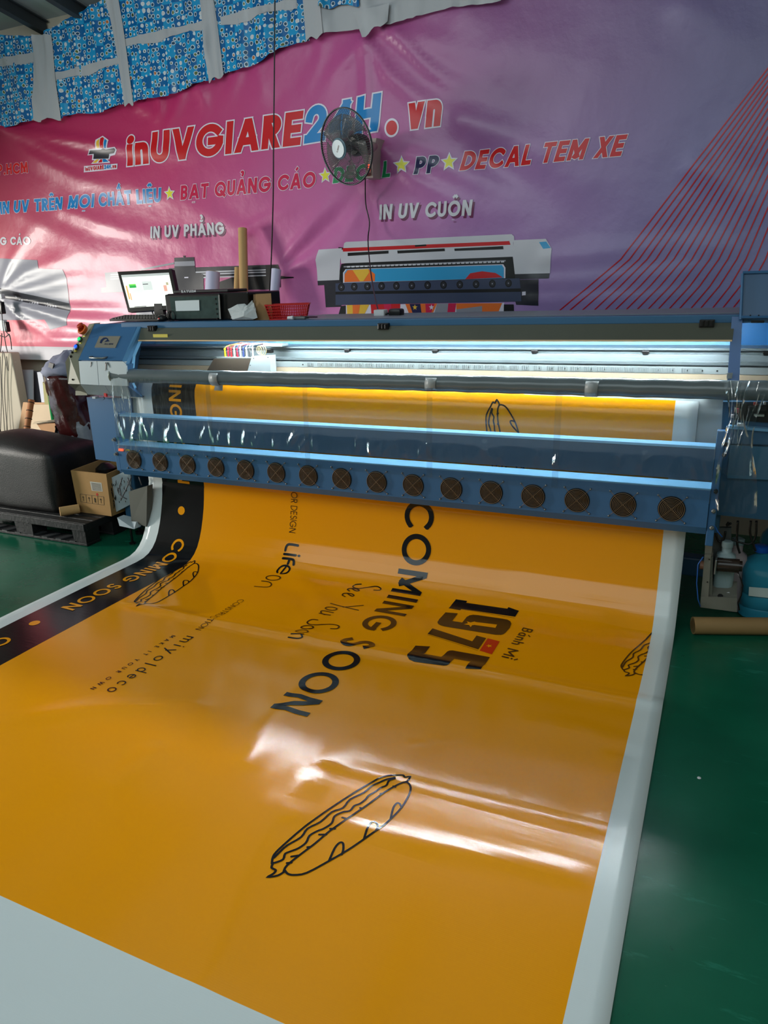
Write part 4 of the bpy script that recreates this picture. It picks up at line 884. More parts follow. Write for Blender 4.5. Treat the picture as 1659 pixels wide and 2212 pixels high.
# name plate with the emblem
b_ = B(); b_.prism([door(215, 726, .004), door(260, 726, .004), door(249, 751, .004), door(204, 750, .004)], -_dn*.0035); pl = b_.build('name_plate', mat('plate_metal', '#A8A294', .3, .5), PRN)
def plp(u, v):                                    # plate coordinates 0..1 (v down)
    a, b_, c, d_ = door(215, 726, .005), door(260, 726, .005), door(249, 751, .005), door(204, 750, .005); return (a*(1-u)+b_*u)*(1-v)+(d_*(1-u)+c*u)*v
def plate_mesh(polys, name, mt):
    V = []; F = []
    for Q in polys:
        F.append(list(range(len(V), len(V)+len(Q)))); V += [plp(*q) for q in Q]
    return mesh(name, V, F, mt, pl)
mo = [(.16, .62), (.14, .35), (.22, .15), (.34, .12), (.46, .22), (.52, .38), (.44, .30), (.36, .24), (.29, .30), (.25, .45), (.26, .65)]
tri = tessellate_polygon([[Vector((x, y, 0)) for x, y in mo]]); plate_mesh([[mo[i] for i in t] for t in tri]+[[(.36, .52), (.46, .28), (.60, .46)]], 'plate_emblem', mat('emblem_navy', '#14284E', .4))
lp, lw = letters('ALLWIN', .17, .14) if False else letters('ALLMIN'.replace('M', 'W', 1), .17, .14)
plate_mesh([[(.40+x/lw*.42, .76-y*.14) for x, y in Q] for Q in lp], 'plate_lettering', MATS['emblem_navy'])
hd = B(); a, b_ = door(199, 771, .0), door(231, 772, .0); hd.tube([a+Vector((0, .01, 0)), a+Vector((0, -.02, 0)), a+Vector((.008, -.028, -.002)), b_+Vector((-.008, -.028, -.002)), b_+Vector((0, -.02, 0)), b_+Vector((0, .01, 0))], .0055, 8); hd.build('door_handle', STEEL, PRN, True)
btn = mat('green_button', '#18D070', .3, emit=.9); btb = mat('blue_button', '#2060F0', .3, emit=.9)
for (x, y, Y), m, R_ in (((172, 733, 3.43), btn, .014), ((164.5, 749.5, 3.385), btb, .015), ((153, 770, 3.345), BLACKM, .006), ((156, 761, 3.36), BLACKM, .005), ((157, 820, 3.315), BLACKM, .004)):
    q = at(x, y, Y); n_ = Vector((0, -.85, .5)); b_ = B(); b_.lathe([(R_*1.35, 0), (R_*1.35, .006), (R_*.9, .009)], q-n_*.004, n_, 18); s_ = b_.build('button_collar' if m in (btn, btb) else 'panel_screw', BLACK, PRN, True, auto=.6)
    if m in (btn, btb): B().lathe([(R_*.85, 0), (R_*.85, .012), (R_*.5, .015)], q-n_*.004, n_, 18).build('push_button', m, PRN, True, auto=.6)
for x, y, w in ((184, 726, 8), (176, 741, 6), (165, 758, 6)):
    a = at(x, y, 3.38 if y > 735 else 3.44); B().box((a.x-w*.0011, a.y-.012, a.z-.004), (a.x+w*.0011, a.y-.002, a.z+.004)).build('button_tag', MATS['sticker_yellow'], PRN)
q = at(182, 714, 3.47); kb = B(); kb.lathe([(.030, 0), (.033, .012), (.033, .022), (.024, .024), (.024, .004), (.001, .004)], q, Vector((-.1, -.8, .55)), 20); kb.build('estop_collar', ORANGE, PRN, True, auto=.5)
kb = B(); kb.lathe([(.010, 0), (.010, .010), (.022, .014), (.022, .024), (.016, .028)], q+Vector((-.014, 0, .016)), Vector((-.2, -.6, .75)), 16); kb.build('emergency_stop', mat('stop_red', '#B03418', .45), PRN, True, auto=.5)
dr = B(); rr = random.Random(4)
for x0, y0, n_ in ((197, 782, 3), (228, 783, 5), (230, 785, 4), (232, 783, 3), (224, 857, 2)):
    p = at(x0, y0, YM-.0085); dr.tube([p, p+Vector((rr.uniform(-.012, .012), 0, -.006*n_)), p+Vector((rr.uniform(-.02, .02), 0, -.010*n_))], [.003, .002, .001], 5)
dr.build('ink_drips', BLACK, PRN)
B().box((at(226, 845, YL-.02).x, YL-.03, at(226, 857, YL-.03).z), (at(231, 845, YL-.02).x, YL-.02, at(226, 845, YL-.03).z)).build('red_tag', RED, PRN)
for x in (205, 273): q = at(x, 859, YL); B().box((q.x-.014, YL-.01, q.z-.006), (q.x+.014, YL+.02, q.z+.008), bev=.002).build('panel_catch', WHITEP, PRN)
quad([(187, 858), (283, 860), (292, 1003), (207, 992)], [YL+.05]*4, .42, 'left_leg_cabinet', BLUE)
# blue side frame left of the opening, LED light painted in as paler blue
quad([(294, 738), (299, 738), (285, 770), (283, 796), (268, 794), (270, 768)], [3.50, 3.50, 3.42, 3.40, 3.38, 3.39], .03, 'inner_side_frame', mat('lit_frame_blue', '#86C4EE', .35)); quad([(273, 828), (285, 828), (290, 838), (285, 846)], [3.40]*4, .02, 'inner_side_frame', MATS['lit_frame_blue'])
# right post, open lid and right cabinet
quad([(1581, 684), (1604, 684), (1597, 822), (1571, 822)], [3.515, 3.515, 3.44, 3.44], .05, 'right_post', mat('post_blue', '#3C6296', .35)); quad([(1571, 806), (1583, 806), (1581, 818), (1569, 818)], [3.43]*4, .01, 'post_bracket', STEEL)
xr = 0.80
a = at(1604, 591, 3.56); c = at(1601, 690, 3.50)
ld = B(); ld.loft([[(a.x+.004, 3.56, a.z), (a.x+.004, 3.60, a.z), (c.x, 3.56, c.z), (c.x, 3.50, c.z)], [(xr, 3.56, a.z), (xr, 3.60, a.z), (xr, 3.56, c.z), (xr, 3.50, c.z)]]); ld.build('open_lid', mat('lid_blue', '#34587E', .35, noise=.04), PRN)
lf = B(); lf.tube([(a.x, 3.552, a.z), (c.x-.002, 3.492, c.z)], .006, 6); lf.tube([(c.x-.002, 3.492, c.z+.01), (xr, 3.492, c.z+.01)], .006, 6); lf.tube([(a.x, 3.555, a.z+.004), (xr, 3.555, a.z+.004)], .006, 6); lf.build('lid_rim', BLUE, PRN)
q = at(1622, 694, 3.49); B().box((q.x, 3.47, q.z-.006), (q.x+.05, 3.49, q.z+.004), bev=.002).build('lid_magnet', BLACK, PRN)
for px in (1621, 1639): q = at(px, 681, 3.492); B().lathe([(.003, 0), (.003, .004)], q, (0, -1, 0), 8).build('lid_screw', BLACK, PRN)
q0 = at(1603, 705, 3.60); q1 = at(1603, 753, 3.60); B().box((q0.x, 3.60+.36, q1.z-.12), (xr, 3.62+.36, q0.z+.02)).build('inner_back_panel', mat('bay_blue', '#1E5C90', .4), PRN)
quad([(1562, 868), (1700, 868), (1700, 1128), (1547, 1112)], [3.46]*4, .40, 'right_cabinet', mat('cab_blue', '#2B5472', .42, noise=.08))
quad([(1577, 962), (1700, 968), (1700, 1038), (1571, 1033)], [3.44]*4, .02, 'cabinet_hatch', mat('hatch_blue', '#41708E', .4)); 
quad([(1575, 920), (1700, 930), (1700, 936), (1573, 926)], [3.42]*4, .05, 'tray_rim', BLUEL); quad([(1573, 926), (1700, 936), (1700, 962), (1571, 958)], [3.435]*4, .03, 'tray_front', BLUED)
quad([(1590, 872), (1700, 876), (1700, 916), (1588, 908)], [3.45]*4, .015, 'capping_station', BLACK)
for x, y, w, h, m in ((1592, 888, 10, 9, '#A01830'), (1632, 873, 8, 6, '#C04038'), (1624, 884, 16, 10, '#101012'), (1650, 882, 12, 12, '#18181A'), (1586, 900, 14, 7, '#A8A8AC'), (1640, 898, 22, 5, '#9AA49A'), (1652, 872, 5, 6, '#C0C4C8')):
    a, c = at(x-w/2, y-h/2, 3.425), at(x+w/2, y+h/2, 3.425); B().box((a.x, 3.425, c.z), (c.x, 3.455, a.z), bev=.002).build('cap_unit', mat('unit_'+m[1:], m, .35), PRN)
q = at(1600, 917, 3.41); B().box((q.x-.014, 3.395, q.z-.006), (q.x+.014, 3.42, q.z+.006), bev=.002).build('white_connector', WHITE, PRN)
# carriage
cy = 3.575
quad([(462, 775), (543, 774), (531, 808), (445, 804)], [cy, cy, cy-.03, cy-.03], .02, 'carriage_cover', mat('smoked_brown', '#3A332C', .25))
quad([(544, 770), (583, 768), (585, 812), (532, 810)], [cy, cy, cy-.03, cy-.03], .06, 'carriage_plate', mat('carriage_grey', '#848E92', .4))
a, c = at(470, 772, cy+.02), at(583, 768, cy+.02); B().box((a.x, cy+.01, a.z-.10), (c.x, cy+.08, a.z+.004), bev=.003).build('carriage_body', ALUL, PRN)
cols = ['#D8C020', '#B83048', '#8A5A3A', '#A02028', '#C8C8CC', '#4A8AC0', '#B02030', '#D8DCE0', '#50545A', '#2A3A6A', '#B8BCC0', '#E0E0E0', '#3A3C40', '#C8CCD0']
for i, cc in enumerate(cols):
    x = 487+i*4.4; q = at(x, 771, cy+.03); h = (.050, .055, .058, .05, .054, .052)[i % 6]; b_ = B()
    b_.lathe([(.0055, 0), (.0055, h*.62), (.0038, h*.66), (.0038, h*.8), (.0062, h*.82), (.0062, h)], (q.x, cy+.03+.012*(i % 3), q.z), (0, 0, 1), 10); b_.build('ink_damper', mat('damper_'+cc[1:], cc, .35), PRN, True, auto=.5)
    tb = B(); tb.tube([(q.x, cy+.03+.012*(i % 3), q.z+h), (q.x+.004, cy+.05, q.z+h+.012), (q.x+.05, cy+.09, q.z+h+.02), (q.x+.14, cy+.12, q.z+h+.015)], .0018, 5); tb.build('ink_hose', mat('damper_'+cc[1:], cc, .35), PRN, True)
q = at(590, 747, cy+.05); B().box((q.x-.07, cy+.05, q.z-.006), (q.x+.06, cy+.12, q.z+.012), bev=.004).build('carriage_arm', ALUL, PRN); q = at(580, 758, cy+.03); B().box((q.x-.02, cy+.03, q.z-.014), (q.x+.016, cy+.06, q.z+.010), bev=.003).build('carriage_motor', BLACK, PRN)
for i in range(3):
    q = at(560+i*4, 755, cy+.03); b_ = B(); b_.ring(q+Vector((0, 0, -.004)), (.3, 1, 0), .024+.002*i, .0016, 18, 5); b_.build('yellow_cable', mat('cable_yellow', '#C8B070', .5), PRN, True)
for px, py in ((548, 774), (579, 772), (541, 789), (575, 806), (552, 806)):
    q = at(px, py, cy-.004-.03*(py-770)/40); B().lathe([(.0028, 0), (.0028, .003)], q, (0, -1, 0), 8).build('plate_screw', BLACK, PRN)
# stand: legs and brackets
quad([(236, 1034), (282, 1012), (281, 1090), (245, 1109)], [3.50, 3.54, 3.54, 3.50], .04, 'stained_white_leg', WHITEP)
dk = B(); rr = random.Random(9)
for i in range(26):
    px = rr.uniform(240, 276); py = rr.uniform(1032, 1088); p = at(px, py, 3.49); L = rr.uniform(.01, .045)
    dk.tube([p+Vector((0, -.003, 0)), p+Vector((rr.uniform(-.006, .006), -.003, -L*.5)), p+Vector((rr.uniform(-.006, .006), -.003, -L))], [.002, .0035, .001], 5)
dk.build('ink_stains', BLACK, PRN, kind='stuff')
B().box((-3.62, 3.55, .06), (-3.50, 4.0, .56), bev=.01).build('stand_leg', BLUED, PRN); B().box((.30, 3.60, .06), (.42, 4.0, .56), bev=.01).build('stand_leg', BLUED, PRN); B().box((-3.62, 3.74, .14), (.42, 3.82, .24), bev=.01).build('stand_crossbar', BLUED, PRN)
for x in (-3.56, .36):
    for y in (3.6, 3.94): B().lathe([(.03, 0), (.03, .02), (.012, .024), (.012, .07)], (x, y, 0), (0, 0, 1), 12).build('levelling_foot', BLACK, PRN)
# left take-up bracket with the grey control box
quad([(278, 1062), (318, 1050), (316, 1138), (284, 1126)], [3.40, 3.38, 3.38, 3.40], .05, 'take_up_box', mat('box_grey', '#55564E', .5)); quad([(253, 1118), (284, 1126), (294, 1128), (290, 1143), (258, 1136)], [3.36, 3.40, 3.38, 3.34, 3.33], .06, 'white_tray', WHITEP)
b_ = B(); q = at(283, 1150, 3.42); b_.lathe([(.02, 0), (.02, .01), (.008, .012), (.008, q.z+.03)], (q.x, 3.42, 0), (0, 0, 1), 10); b_.build('tray_foot', BLACK, PRN)
b_ = B()
for P_ in ([(264, 1032), (258, 1050), (262, 1072), (274, 1078)], [(276, 1032), (280, 1048), (290, 1062)], [(284, 1030), (270, 1062), (262, 1078)], [(300, 1030), (306, 1048)]):
    b_.tube([at(x, y, 3.44) for x, y in P_], .004, 6)
b_.build('loose_wires', mat('wire_mix', '#5A5A5E', .5), PRN, True)
# right take-up bracket (steel frame, motor)
br = B(); Yf = 3.42
quad([(1522, 1198), (1536, 1198), (1529, 1312), (1512, 1311)], [Yf]*4, .02, 'take_up_plate', DKSTEEL); quad([(1530, 1205), (1540, 1202), (1538, 1292), (1529, 1292)], [Yf+.02]*4, .10, 'take_up_plate', DKSTEEL)
quad([(1514, 1289), (1592, 1292), (1592, 1322), (1513, 1312)], [Yf-.004]*4, .02, 'take_up_base', DKSTEEL); quad([(1531, 1255), (1592, 1258), (1592, 1294), (1530, 1290)], [Yf+.10, Yf+.10, Yf+.01, Yf+.01], .01, 'take_up_shelf', DKSTEEL)
quad([(1531, 1140), (1580, 1140), (1578, 1255), (1530, 1255)], [Yf+.13]*4, .02, 'take_up_back', mat('back_steel', '#4A4E4C', .5)); quad([(1525, 1150), (1541, 1156), (1537, 1200), (1522, 1198)], [Yf+.02]*4, .02, 'take_up_upright', DKSTEEL)
a, c = at(1548, 1219, Yf+.02), at(1597, 1223, Yf+.02); m_ = B(); m_.lathe([(.030, 0), (.032, .004), (.032, (c-a).length), (.024, (c-a).length), (.024, (c-a).length+.012)], a, (c-a), 24); m_.build('take_up_motor', mat('motor_brown', '#2A211C', .22), PRN, True, auto=.5)
a = at(1546, 1219, Yf+.02); m_ = B(); m_.box((a.x-.004, Yf-.02, a.z-.036), (a.x+.004, Yf+.06, a.z+.034), bev=.002); m_.build('motor_flange', STEEL, PRN)
a = at(1512, 1220, Yf+.03); m_ = B(); m_.lathe([(.02, 0), (.02, .035)], a, (1, 0, 0), 14); m_.build('roll_clutch', mat('copper_brown', '#6A4A38', .4), PRN)
b_ = B(); b_.tube([at(x, y, Yf-.01) for x, y in ((1594, 1238), (1600, 1250), (1604, 1265), (1601, 1285), (1594, 1302), (1597, 1318))], .0035, 6); b_.build('motor_lead', BLACK, PRN, True)
b_ = B(); b_.tube([at(x, y, Yf-.005) for x, y in ((1519, 1203), (1508, 1219), (1505, 1260), (1508, 1295), (1513, 1310))], .0025, 6); b_.tube([at(x, y, 3.33) for x, y in ((1536, 1082), (1534, 1110), (1540, 1128), (1550, 1148), (1560, 1160))], .003, 6); b_.build('blue_hose', mat('hose_blue', '#1E5AA8', .35), PRN, True)
a = [at(x, y, 3.46) for x, y in ((1574, 1279), (1591, 1291), (1586, 1293), (1564, 1282))]; B().prism(a, (0, .001, 0)).build('rating_label', WHITE, PRN)
for px, py in ((1532, 1208), (1528, 1257), (1524, 1305)): B().lathe([(.003, 0), (.003, .004)], at(px, py, Yf), (0, -1, 0), 8).build('frame_screw', BLACK, PRN)
a = at(1556, 1288, 3.428); m_ = B(); m_.lathe([(.012, 0), (.012, .002)], a, (0, -.6, .7), 14); m_.build('drain_hole', BLACK, PRN)
# ------------------------------------------------------------------ covering film
RT = .041
roll = empty('rolled_film_tube', (-1.6, 3.342, 1.13), 'long grey film roll taped along the front of the printer opening', 'film roll')
ends = at(247, 812, 3.342), at(1600, 843, 3.342)
tA, tB = Vector((ends[0].x, 3.342, 1.122)), Vector((.85, 3.342, 1.1465)); b_ = B()
n_ = 60; b_.tube([tA.lerp(tB, i/n_)+Vector((0, .002*math.sin(i*1.7), .0015*math.sin(i*2.3))) for i in range(n_+1)], [RT*(1.05 if i == 0 else 1) for i in range(n_+1)], 24, caps=True); b_.build('film_roll', TUBEM, roll, True, auto=.8)
B().ring(tA, (1, 0, 0), .043, .006, 28, 8).build('roll_end_ring', mat('ring_metal', '#8C948C', .3, .5), roll, True)
for px, py, h in ((461, 826, 34), (930, 834, 16), (1278, 840, 24)):
    q = at(px, py, 3.30); tz = tA.z+(q.x-tA.x)/(tB.x-tA.x)*(tB.z-tA.z); th = [math.radians(a) for a in range(70, 70+int(110*h/34)+40, 12)]; w = .028
    V = []; 
    for i, t in enumerate(th):
        y, z = 3.342-(RT+.003)*math.sin(t-math.pi/9)*1.0, tz+(RT+.003)*math.cos(t-math.pi/9); V += [(q.x-w-.004*i/len(th), y, z), (q.x+w-.006*i/len(th), y, z)]
    if h > 30: V += [(q.x-w-.01, V[-1][1]-.003, V[-1][2]-.03), (q.x+w-.01, V[-1][1]-.003, V[-1][2]-.03)]
    F = [(i*2, i*2+1, i*2+3, i*2+2) for i in range(len(V)//2-1)]; o = mesh('adhesive_tape', V, F, TAPE, roll, True); s_ = o.modifiers.new('t', 'SOLIDIFY'); s_.thickness = .0015
FM = bpy.data.materials.new('clear_film'); FM.use_nodes = True; nt = FM.node_tree; nt.nodes.clear()
out = nt.nodes.new('ShaderNodeOutputMaterial'); tr = nt.nodes.new('ShaderNodeBsdfTransparent'); tr.inputs[0].default_value = (.86, .88, .89, 1); gl = nt.nodes.new('ShaderNodeBsdfGlossy'); gl.inputs['Roughness'].default_value = .12; gl.inputs[0].default_value = (.9, .97, 1, 1)
df = nt.nodes.new('ShaderNodeBsdfTranslucent'); df.inputs[0].default_value = (.6, .66, .7, 1); fr = nt.nodes.new('ShaderNodeFresnel'); fr.inputs[0].default_value = 1.36
m1 = nt.nodes.new('ShaderNodeMixShader'); m1.inputs[0].default_value = .035; nt.links.new(tr.outputs[0], m1.inputs[1]); nt.links.new(df.outputs[0], m1.inputs[2])
m2 = nt.nodes.new('ShaderNodeMixShader'); nt.links.new(fr.outputs[0], m2.inputs[0]); nt.links.new(m1.outputs[0], m2.inputs[1]); nt.links.new(gl.outputs[0], m2.inputs[2]); nt.links.new(m2.outputs[0], out.inputs[0])
geo = nt.nodes.new('ShaderNodeNewGeometry'); mp = nt.nodes.new('ShaderNodeMapping'); mp.inputs['Scale'].default_value = (1.6, 1, .5); nt.links.new(geo.outputs['Position'], mp.inputs[0])
t = nt.nodes.new('ShaderNodeTexNoise'); t.inputs['Scale'].default_value = 16; t.inputs['Detail'].default_value = 3; nt.links.new(mp.outputs[0], t.inputs['Vector'])
bp = nt.nodes.new('ShaderNodeBump'); bp.inputs['Strength'].default_value = .14; bp.inputs['Distance'].default_value = .02; nt.links.new(t.outputs['Fac'], bp.inputs['Height'])
for s_ in (gl, fr): nt.links.new(bp.outputs[0], s_.inputs['Normal'])
film = empty('clear_plastic_film', (-1.6, 3.28, 1.09), 'transparent wrinkled plastic film hanging from the roll over the printer front', 'plastic film')
fprof = [(3.302, 1.112), (3.297, 1.085), (3.292, 1.03), (3.290, .96), (3.288, .91), (3.286, .885), (3.284, .85), (3.283, .80), (3.282, .76), (3.282, .735), (3.281, .71), (3.279, .69), (3.278, .668)]
fz = np.array([p[1] for p in fprof][::-1]); fy = np.array([p[0] for p in fprof][::-1])
def film_panel(x0, x1, seed, zb, yo):
    nx, nz = int((x1-x0)/.012), 44; V = []; r_ = np.random.default_rng(seed); ks = [(r_.uniform(x0, x1), r_.uniform(-.35, .55), r_.uniform(.006, .016), r_.uniform(.25, 1), r_.uniform(.76, .86)) for _ in range(int((x1-x0)*22))]
    for i in range(nx+1):
        x = x0+(x1-x0)*i/nx
        for j in range(nz+1):
            z = 1.112-(1.112-zb)*j/nz; y = float(np.interp(z, fz, fy))-yo; band = math.exp(-((z-.815)/.062)**4); d_ = 0
            for kx, sl, w, am, kz in ks:
                d_ += am*.013*math.exp(-((x-kx-sl*(z-kz))/w)**2)*math.exp(-((z-kz)/.05)**2)
            y -= d_*band+.0015*math.sin(x*23+seed)*band+.001*math.sin(x*9+z*14+seed)
            V.append((x, y, z+.0047*(x+3.3)*min(1, max(0, (z-.56)/.15))))
    F = [(i*(nz+1)+j, (i+1)*(nz+1)+j, (i+1)*(nz+1)+j+1, i*(nz+1)+j+1) for i in range(nx) for j in range(nz)]
    return mesh('film_panel', V, F, FM, film, True)
cuts = [-3.325, at(468, 990, 3.29).x, at(672, 990, 3.29).x, at(935, 990, 3.29).x, at(1208, 1000, 3.29).x, .02]
for i in range(5): film_panel(cuts[i]-(.03 if i else 0), cuts[i+1], 60+i, .668-.004*(i % 2), .0012*(i % 2))
# bunched film at the right end
def crumple(name, pts, wd, seed, parent):
    r_ = random.Random(seed); V = []; n = 8
    for i, p in enumerate(pts):
        for k in range(n+1): V.append((p[0]+wd[i]*(k/n-.5)*2, p[1]+.018*math.sin(k*2.4+i*.9+seed)+r_.uniform(-.006, .006), p[2]+r_.uniform(-.006, .006)))
    F = [(i*(n+1)+k, i*(n+1)+k+1, (i+1)*(n+1)+k+1, (i+1)*(n+1)+k) for i in range(len(pts)-1) for k in range(n)]
    o = mesh(name, V, F, FM, parent, True); m_ = o.modifiers.new('s', 'SUBSURF'); m_.levels = m_.render_levels = 1; return o
crumple('film_panel', [at(1590, 822+i*22, 3.30-.002*i) for i in range(14)], [.055, .04, .03, .025, .03, .04, .05, .06, .07, .075, .08, .08, .08, .08], 3, film); crumple('film_panel', [at(1625-i*4, 826+i*20, 3.285) for i in range(11)], [.06, .055, .05, .045, .04, .04, .045, .05, .05, .06, .07], 8, film)
V = [at(1600, 850, 3.27), at(1700, 850, 3.27), at(1700, 1035, 3.27), at(1568, 1030, 3.27)]; V = [V[0].lerp(V[1], k/10).lerp(V[3].lerp(V[2], k/10), j/10)+Vector((0, .008*math.sin(k*1.3+j*.7), 0)) for k in range(11) for j in range(11)]
mesh('film_panel', V, [(i*11+j, (i+1)*11+j, (i+1)*11+j+1, i*11+j+1) for i in range(10) for j in range(10)], FM, film, True)
# ------------------------------------------------------------------ things standing on the printer
ZT = 1.423
def world_quad(pts, vec, name, mt, parent, **k): b_ = B(); b_.prism(pts, vec); return b_.build(name, mt, parent, **k)
def base(px, py, Y): p = at(px, py, Y); return Vector((p.x, p.y, ZT))
# monitor
c = [at(254, 587, 3.90), at(370, 581, 3.86), at(388, 667, 3.78), at(277, 674, 3.82)]
u = (c[1]-c[0]).normalized(); v = (c[3]-c[0]).normalized(); n_ = u.cross(v).normalized()
if n_.y > 0: n_ = -n_
mon = empty('monitor', base(330, 690, 3.84), 'black framed computer monitor showing a pale screen, on top of the printer', 'monitor')
world_quad(c, -n_*.03, 'monitor_case', BLACK, mon)
def on_scr(a, b_, off=.002): return ((c[0]*(1-a)+c[1]*a)*(1-b_)+(c[3]*(1-a)+c[2]*a)*b_)+n_*off
def scr(x0, y0, x1, y1, off, name, mt): V = [on_scr(x0, y0, off), on_scr(x1, y0, off), on_scr(x1, y1, off), on_scr(x0, y1, off)]; return mesh(name, V, [(0, 1, 2, 3)], mt, mon)
scr(.055, .09, .945, .90, .0015, 'screen', mat('screen_glow', (.84, .90, .80), .4, emit=.75))
for k_, (x0, y0, x1, y1, cc) in enumerate([(.055, .09, .945, .15, '#A8AEAC'), (.10, .30, .40, .55, '#D8DCD8'), (.16, .36, .29, .42, '#12A040'), (.16, .33, .29, .36, '#6AD048'), (.09, .36, .115, .70, '#E8A458'), (.13, .55, .15, .72, '#E8A070'), (.80, .40, .86, .55, '#D8A090'), (.86, .33, .90, .40, '#A8A080'), (.42, .28, .60, .50, '#C8D0CC'), (.43, .34, .53, .36, '#404448'), (.16, .885, .40, .90, '#202428')]):
    scr(x0, y0, x1, y1, .0022+.0004*k_, 'screen_window', mat('scr_'+cc[1:], cc, .4, emit=.6))
lp, lw = letters('|||||', .3, .6)
sb = on_scr(.60, 1.0, 0); st = B(); st.prism([sb+Vector((-.03, .0, .04)), sb+Vector((.03, 0, .04)), sb+Vector((.04, 0, -.04)), sb+Vector((-.04, 0, -.04))], (0, .03, 0)); st.build('monitor_neck', BLACK, mon)
B().box((sb.x-.10, sb.y-.05, ZT), (sb.x+.10, sb.y+.12, ZT+.012), bev=.004).build('monitor_foot', BLACK, mon)
b_ = B(); p = on_scr(.45, 1.0, -.01); b_.tube([p, p+Vector((.01, 0, -.03)), p+Vector((.05, .0, -.045)), p+Vector((.10, .01, -.05))], .004, 6); b_.build('monitor_cable', BLACK, mon, True)
# keyboard
k0_, k1_ = at(243, 692, 3.60), at(356, 694, 3.60)
kb = empty('keyboard', (k0_.x, 3.6, ZT), 'black keyboard lying in front of the monitor', 'keyboard')
KX0, KX1 = k0_.x, k1_.x-.03
b_ = B(); b_.loft([[(x, 3.575, ZT+.001), (x, 3.575, ZT+.014), (x, 3.72, ZT+.030), (x, 3.72, ZT+.001)] for x in (KX0, KX1)]); b_.build('keyboard_case', BLACK, kb)
b_ = B()
for i in range(16):
    for j in range(5):
        x = KX0+.012+i*(KX1-KX0-.02)/16; y = 3.583+j*.026; z = ZT+.0145+(y-3.575)*.11; b_.box((x, y, z), (x+.016, y+.020, z+.006))
b_.build('keys', mat('key_black', '#1B1B1D', .5), kb, kind='stuff')
# computer case lying on its side
pc = [at(358, 635, 3.62), at(472, 633, 3.62), at(477, 692, 3.62), at(364, 695, 3.62)]
zt_, zb_ = pc[0].z, ZT
pcx0, pcx1 = pc[3].x, pc[2].x; D_ = .34
case = empty('computer_case', (pcx0, 3.62, ZT), 'black computer case with glassy front and a taped paper note, on the printer', 'computer')
b_ = B(); b_.box((pcx0, 3.63, ZT), (pcx1+.20, 3.63+D_, zt_), bev=.008); b_.build('case_body', mat('case_black', '#0B0B0D', .28), case)
b_ = B(); b_.box((pcx0-.006, 3.618, ZT+.002), (pcx1+.008, 3.634, zt_-.004), bev=.007); b_.build('case_bezel', BLACK, case)
world_quad([at(366, 642, 3.617), at(471, 639, 3.617), at(474, 687, 3.617), at(372, 689, 3.617)], (0, .004, 0), 'glass_front', mat('front_glass', '#3A4A48', .08, noise=.35, nscale=22, coat=.6, bump=.15, bscale=25), case)
world_quad([at(378, 650, 3.612), at(430, 648, 3.612), at(431, 671, 3.611), at(380, 672, 3.612)], (0, .001, 0), 'paper_note', mat('note_paper', '#C2CCD0', .6), case)
world_quad([at(471, 637, 3.613), at(474, 637, 3.613), at(477, 689, 3.613), at(474, 689, 3.613)], (0, .003, 0), 'chrome_strip', STEEL, case)
b_ = B(); b_.ring(at(370, 683, 3.612), (0, 1, 0), .03, .003, 20, 6); b_.build('case_ring', BLACK, case, True)
b_ = B(); 
for i in range(5): b_.box((at(465, 650, 3.614).x, 3.611, zt_-.04-i*.028), (at(465, 650, 3.614).x+.006, 3.616, zt_-.03-i*.028))
b_.build('case_button', BLACK, case)
tr_ = empty('black_tray', (pcx0+.1, 3.7, zt_), 'flat dark tray with white brand lettering lying on top of the computer case', 'tray')
b_ = B(); b_.box((pcx0+.03, 3.66, zt_+.001), (pcx1+.04, 3.86, zt_+.018), bev=.006); b_.build('tray_body', mat('tray_grey', '#2E2C2E', .5), tr_)
lp, lw = letters('SATURN', .2, .14); V = []; F = []
for Q in lp: F.append(list(range(len(V), len(V)+len(Q)))); V += [(pcx0+.09+x/lw*.11, 3.6585, zt_+.004+y*.014) for x, y in Q]
mesh('tray_lettering', V, F, WHITE, tr_)
# torn cardboard with paper
cb2 = empty('open_carton', base(555, 710, 3.66), 'small brown carton lying open beside the computer case', 'carton')
world_quad([at(514, 636, 3.70), at(585, 633, 3.70), at(588, 691, 3.66), at(501, 692, 3.66)], (0, .004, 0), 'carton_flap', mat('carton_brown', '#6E5538', .8, noise=.1), cb2)
world_quad([at(550, 636, 3.60), at(585, 634, 3.60), at(589, 691, 3.60), at(549, 692, 3.60)], (0, .004, 0), 'carton_front', mat('carton_mid', '#8A6B45', .8, noise=.08), cb2)
world_quad([at(550, 636, 3.60), at(549, 692, 3.60), at(545, 692, 3.70), at(546, 636, 3.70)], (.003, 0, 0), 'carton_side', mat('carton_brown', '#6E5538', .8), cb2)
bag = empty('crumpled_paper', base(525, 692, 3.60), 'crumpled white tissue paper spilling out of the open carton', 'paper')
for j in range(7):
    rr = random.Random(30+j); P0 = [(497, 668), (512, 660), (530, 655), (542, 662), (548, 652), (549, 672), (543, 690), (520, 693), (505, 690)]; Q = [at(x+rr.uniform(-5, 4)+j*.6, min(692, y+rr.uniform(-4, 4)+j*2.6), 3.60-.006*j+rr.uniform(-.01, .004)) for x, y in P0]
    m_ = sum(Q, Vector())/len(Q); ctr = m_+Vector((0, -.022, 0)); V = [ctr]+Q; 
    for q in V:
        if q.z < ZT+.002: q.z = ZT+.002+.001*j
    o = mesh('paper_sheet', V, [(0, i+1, (i+1) % len(Q)+1) for i in range(len(Q))], mat('tissue', '#B4BABC', .7, bump=.6, bscale=20), bag); s_ = o.modifiers.new('t', 'SOLIDIFY'); s_.thickness = .002
